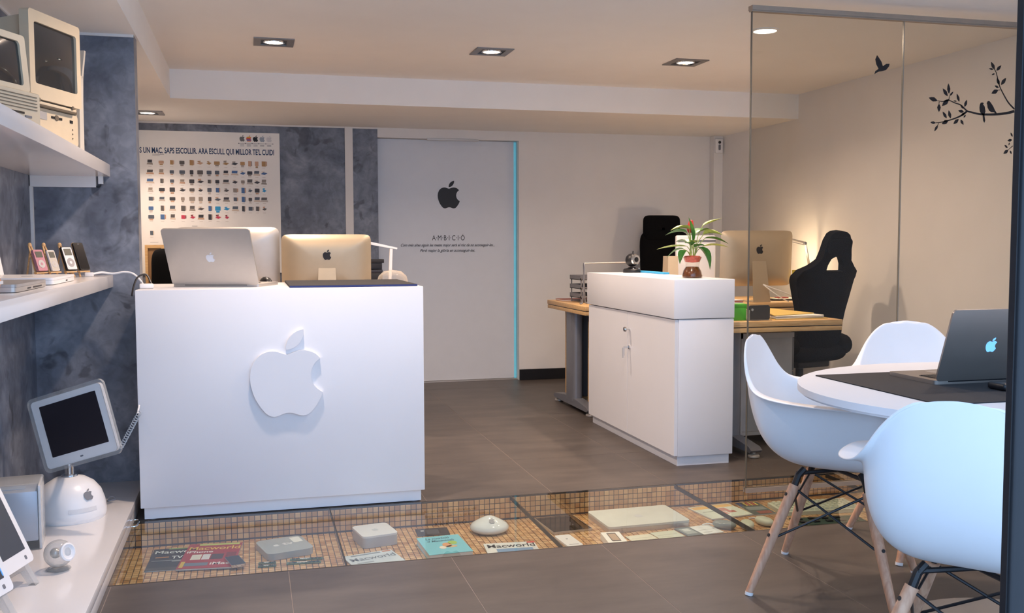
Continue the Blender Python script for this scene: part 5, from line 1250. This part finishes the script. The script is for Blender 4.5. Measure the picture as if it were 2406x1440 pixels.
obj('lettering', text_mesh('La nutrició\nd Macintosh', .036, .12, .001, .3), solid('#3a7486'), cv, smooth=False, mw=face_up(-w/2+.03, d/2-.045, .0278))
for x0, x1, y0, y1, col in ((-.01, .03, -.04, .02, '#e0a070'), (-.03, .0, -.06, -.02, '#f0e4d0'), (.02, .06, -.01, .04, '#a8c860'), (.0, .05, -.05, -.02, '#d8b890')):
    b = B(); b.prism(ellipse((x1-x0)/2, (y1-y0)/2, 14, (x0+x1)/2, (y0+y1)/2), .0275, .0279, 'xy'); obj('printed_figure', b, solid(col), cv, smooth=False)
t = thing('wireless_station', 'glossy white dome-shaped wireless station under the glass floor', 'router', (1.035, 4.30, ZP))
b = B(); b.lathe([(.055, 0), (.075, .004), (.088, .014), (.089, .024), (.080, .036), (.060, .048), (.038, .060), (.015, .070), (0, .072)], 44); sh = obj('shell', b, mat('gloss_white', '#e8ebe8', .08, var=.01), t, angle=60)
b = B(); emblem(b, .03, 0, .0006, 'xy'); obj('emblem', b, GREYM, sh, smooth=False, mw=Matrix.Translation((0, -.045, .0605)) @ Matrix.Rotation(.65, 4, 'X'))
magazine('white magazine with black title and blue picture under the glass floor', [(.967, 4.105), (1.185, 4.085), (1.165, 3.88), (.935, 3.90)], solid('#dfe0dc'), [('Macworld', .04, .68, .92, .32, '#1c1c20', .0008)], .005, ((.2, .9, .2, .6, '#7c9cc0'), (.85, 1, .9, 1, '#d04038'), (.04, .18, .3, .6, '#e8e6e0')))
slab('tablet', 'black tablet with silver rim under the glass floor', 'tablet', [(1.299, 4.42), (1.487, 4.425), (1.484, 4.19), (1.284, 4.165)], .009, .012, ALU, (('display', .02, .98, .02, .98, .0008, SCREEN),))
slab('smartphone', 'narrow white smartphone lying face down near the black tablet', 'phone', [(1.295, 4.125), (1.366, 4.13), (1.37, 3.965), (1.296, 3.96)], .009, .010, WPLAST, (('emblem_dot', .44, .56, .60, .66, .0004, GREYM), ('print_line', .2, .8, .12, .15, .0004, GREYM)))
t_, bd, w, d = slab('closed_laptop', 'large pale closed laptop lying under the glass floor', 'laptop', [(1.552, 4.40), (1.956, 4.405), (1.944, 4.13), (1.535, 4.115)], .018, .018, ALU)
b = B(); b.prism(rrect(w, d, .018, 5), .019, .029, 'xy'); ld = obj('lid', b, mat('pale_lid', '#d6d8cf', .4), bd); b = B(); emblem(b, .05, .029, .0004, 'xy'); obj('emblem', b, mat('pale_grey', '#cfd2d4', .4), ld, smooth=False)
t_, bd, w, d = slab('phone_box', 'small white box printed with a picture of a smartphone', 'box', [(1.49, 4.05), (1.573, 4.04), (1.54, 3.89), (1.455, 3.90)], .03, .002, PAPER, (('phone_picture', .26, .74, .12, .9, .0004, solid('#5a5048')), ('screen_picture', .31, .69, .22, .8, .0007, solid('#b89a7c'))))
for k, (pts, lb, col) in enumerate((([(1.605, 4.055), (1.73, 4.06), (1.72, 3.975), (1.60, 3.965)], 'pale cream leaflet next to the small phone box under the glass', '#d9d6bf'), ([(1.735, 4.075), (1.86, 4.085), (1.85, 3.985), (1.728, 3.975)], 'pale green folded leaflet beside the silver disc card', '#cfd3bd'), ([(1.945, 4.115), (2.05, 4.125), (2.05, 4.0), (1.945, 3.985)], 'bright white leaflet at the front edge under the glass', '#e8eae4'))):
    slab('leaflet', lb, 'leaflet', pts, .002, .001, solid(col), (('fold_line', .1, .9, .48, .50, .0003, solid('#b8b6a4')), ('print_line', .15, .6, .2, .23, .0003, solid('#a8a698'))))
slab('disc_card', 'grey card with a light disc picture between white leaflets', 'card', [(1.868, 4.105), (1.942, 4.112), (1.942, 3.985), (1.862, 3.975)], .004, .001, solid('#6f756e'), (('picture', .15, .85, .2, .85, .0003, solid('#a6aca4')), ('highlight', .3, .7, .5, .8, .0005, solid('#d6dad2'))))
magazine('white magazine with orange title and cartoon sketch under the glass floor', [(2.10, 4.415), (2.33, 4.42), (2.29, 4.23), (2.06, 4.18)], solid('#dadfcc'), [], .006, ((.03, .97, .74, .95, '#e8b85c'), (.1, .4, .5, .54, '#98a090'), (.5, .72, .45, .7, '#c98a74'), (.42, .58, .22, .42, '#d49a88'), (.62, .8, .3, .45, '#c27a68')))
magazine('dark magazine with coloured pencils on its cover near the old keyboard', [(2.36, 4.415), (2.475, 4.425), (2.42, 4.20), (2.30, 4.22)], solid('#5c6258'), [], .005, tuple((.06+.12*i, .13+.12*i, .72, .98, c_) for i, c_ in enumerate(('#2c3a8c', '#30302c', '#d8b040', '#c84838', '#d8b040', '#c84838', '#e0c050')))+((.1, .9, .35, .6, '#8a8f88'), (.3, .9, .05, .25, '#a05a44')))
def mouse(label, x, y, rz, m=WPLAST):
    t = thing('computer_mouse', label, 'mouse', (x, y, ZP), rz)
    b = B(); b.grid(lambda u, v: (.032*math.sin(PI*v)**.5*math.cos(2*PI*u), .055*math.sin(PI*v)**.5*math.sin(2*PI*u), .017-.017*math.cos(PI*v)), 28, 12, True); obj('shell', b, m, t, angle=180)
    b = B(); b.box(-.018, .018, .02, .021, .0305, .0325); obj('button_line', b, GREYM, t, smooth=False)
    b = B(); b.tube(spline([(0, .052, .012), (.01, .08, .01), (-.01, .10, .006)], 4), .003, 6); obj('cord', b, WPLAST, t)
OLDW = mat('old_white_plastic', '#cfd0b8', .4, var=.03)
mouse('round pale mouse under the glass, closest to the chair leg', 2.295, 4.06, .2, OLDW)
mouse('pale mouse straddled by the glass joint under the floor', 2.19, 4.03, -.4, OLDW)
mouse('clear grey mouse beside the white leaflet under the glass', 2.09, 4.06, .9, mat('smoky_plastic', '#8f948c', .2))
c, w, d, rz = quad([(2.505, 4.34), (2.915, 4.30), (2.84, 4.14), (2.42, 4.17)])
t = thing('keyboard', 'old cream keyboard lying under the glass floor by the chair legs', 'keyboard', (c.x, c.y, ZP), rz)
b = B(); b.prism(rrect(w, d, .008, 3), 0, .018, 'xy'); obj('case', b, OLDW, t)
for r in range(5):
    for cc in range(15):
        b = B(); kx = -w*.47+cc*w*.94/15; kw = w*.94/15; ky = -d*.44+r*d*.88/5; kd = d*.88/5
        b._new([(kx+.002, ky+.002, .018), (kx+kw-.002, ky+.002, .018), (kx+kw-.002, ky+kd-.002, .018), (kx+.002, ky+kd-.002, .018), (kx+.005, ky+.005, .027), (kx+kw-.005, ky+.005, .027), (kx+kw-.005, ky+kd-.005, .027), (kx+.005, ky+kd-.005, .027)], FB)
        obj('key', b, OLDW, t, smooth=False)
t = thing('circuit_board', 'dark green circuit board lying before the old keyboard under the glass', 'circuit board', (2.62, 4.04, ZP), -.1)
b = B(); b.box(-.17, .17, -.06, .06, 0, .003); bd = obj('board', b, solid('#2a4034'), t, smooth=False)
for k in range(9):
    b = B(); x = -.15+(k % 5)*.065; y = -.03+(k//5)*.05; b.box(x, x+.03, y, y+.022, .003, .009); obj('chip', b, BLACK, bd, smooth=False)
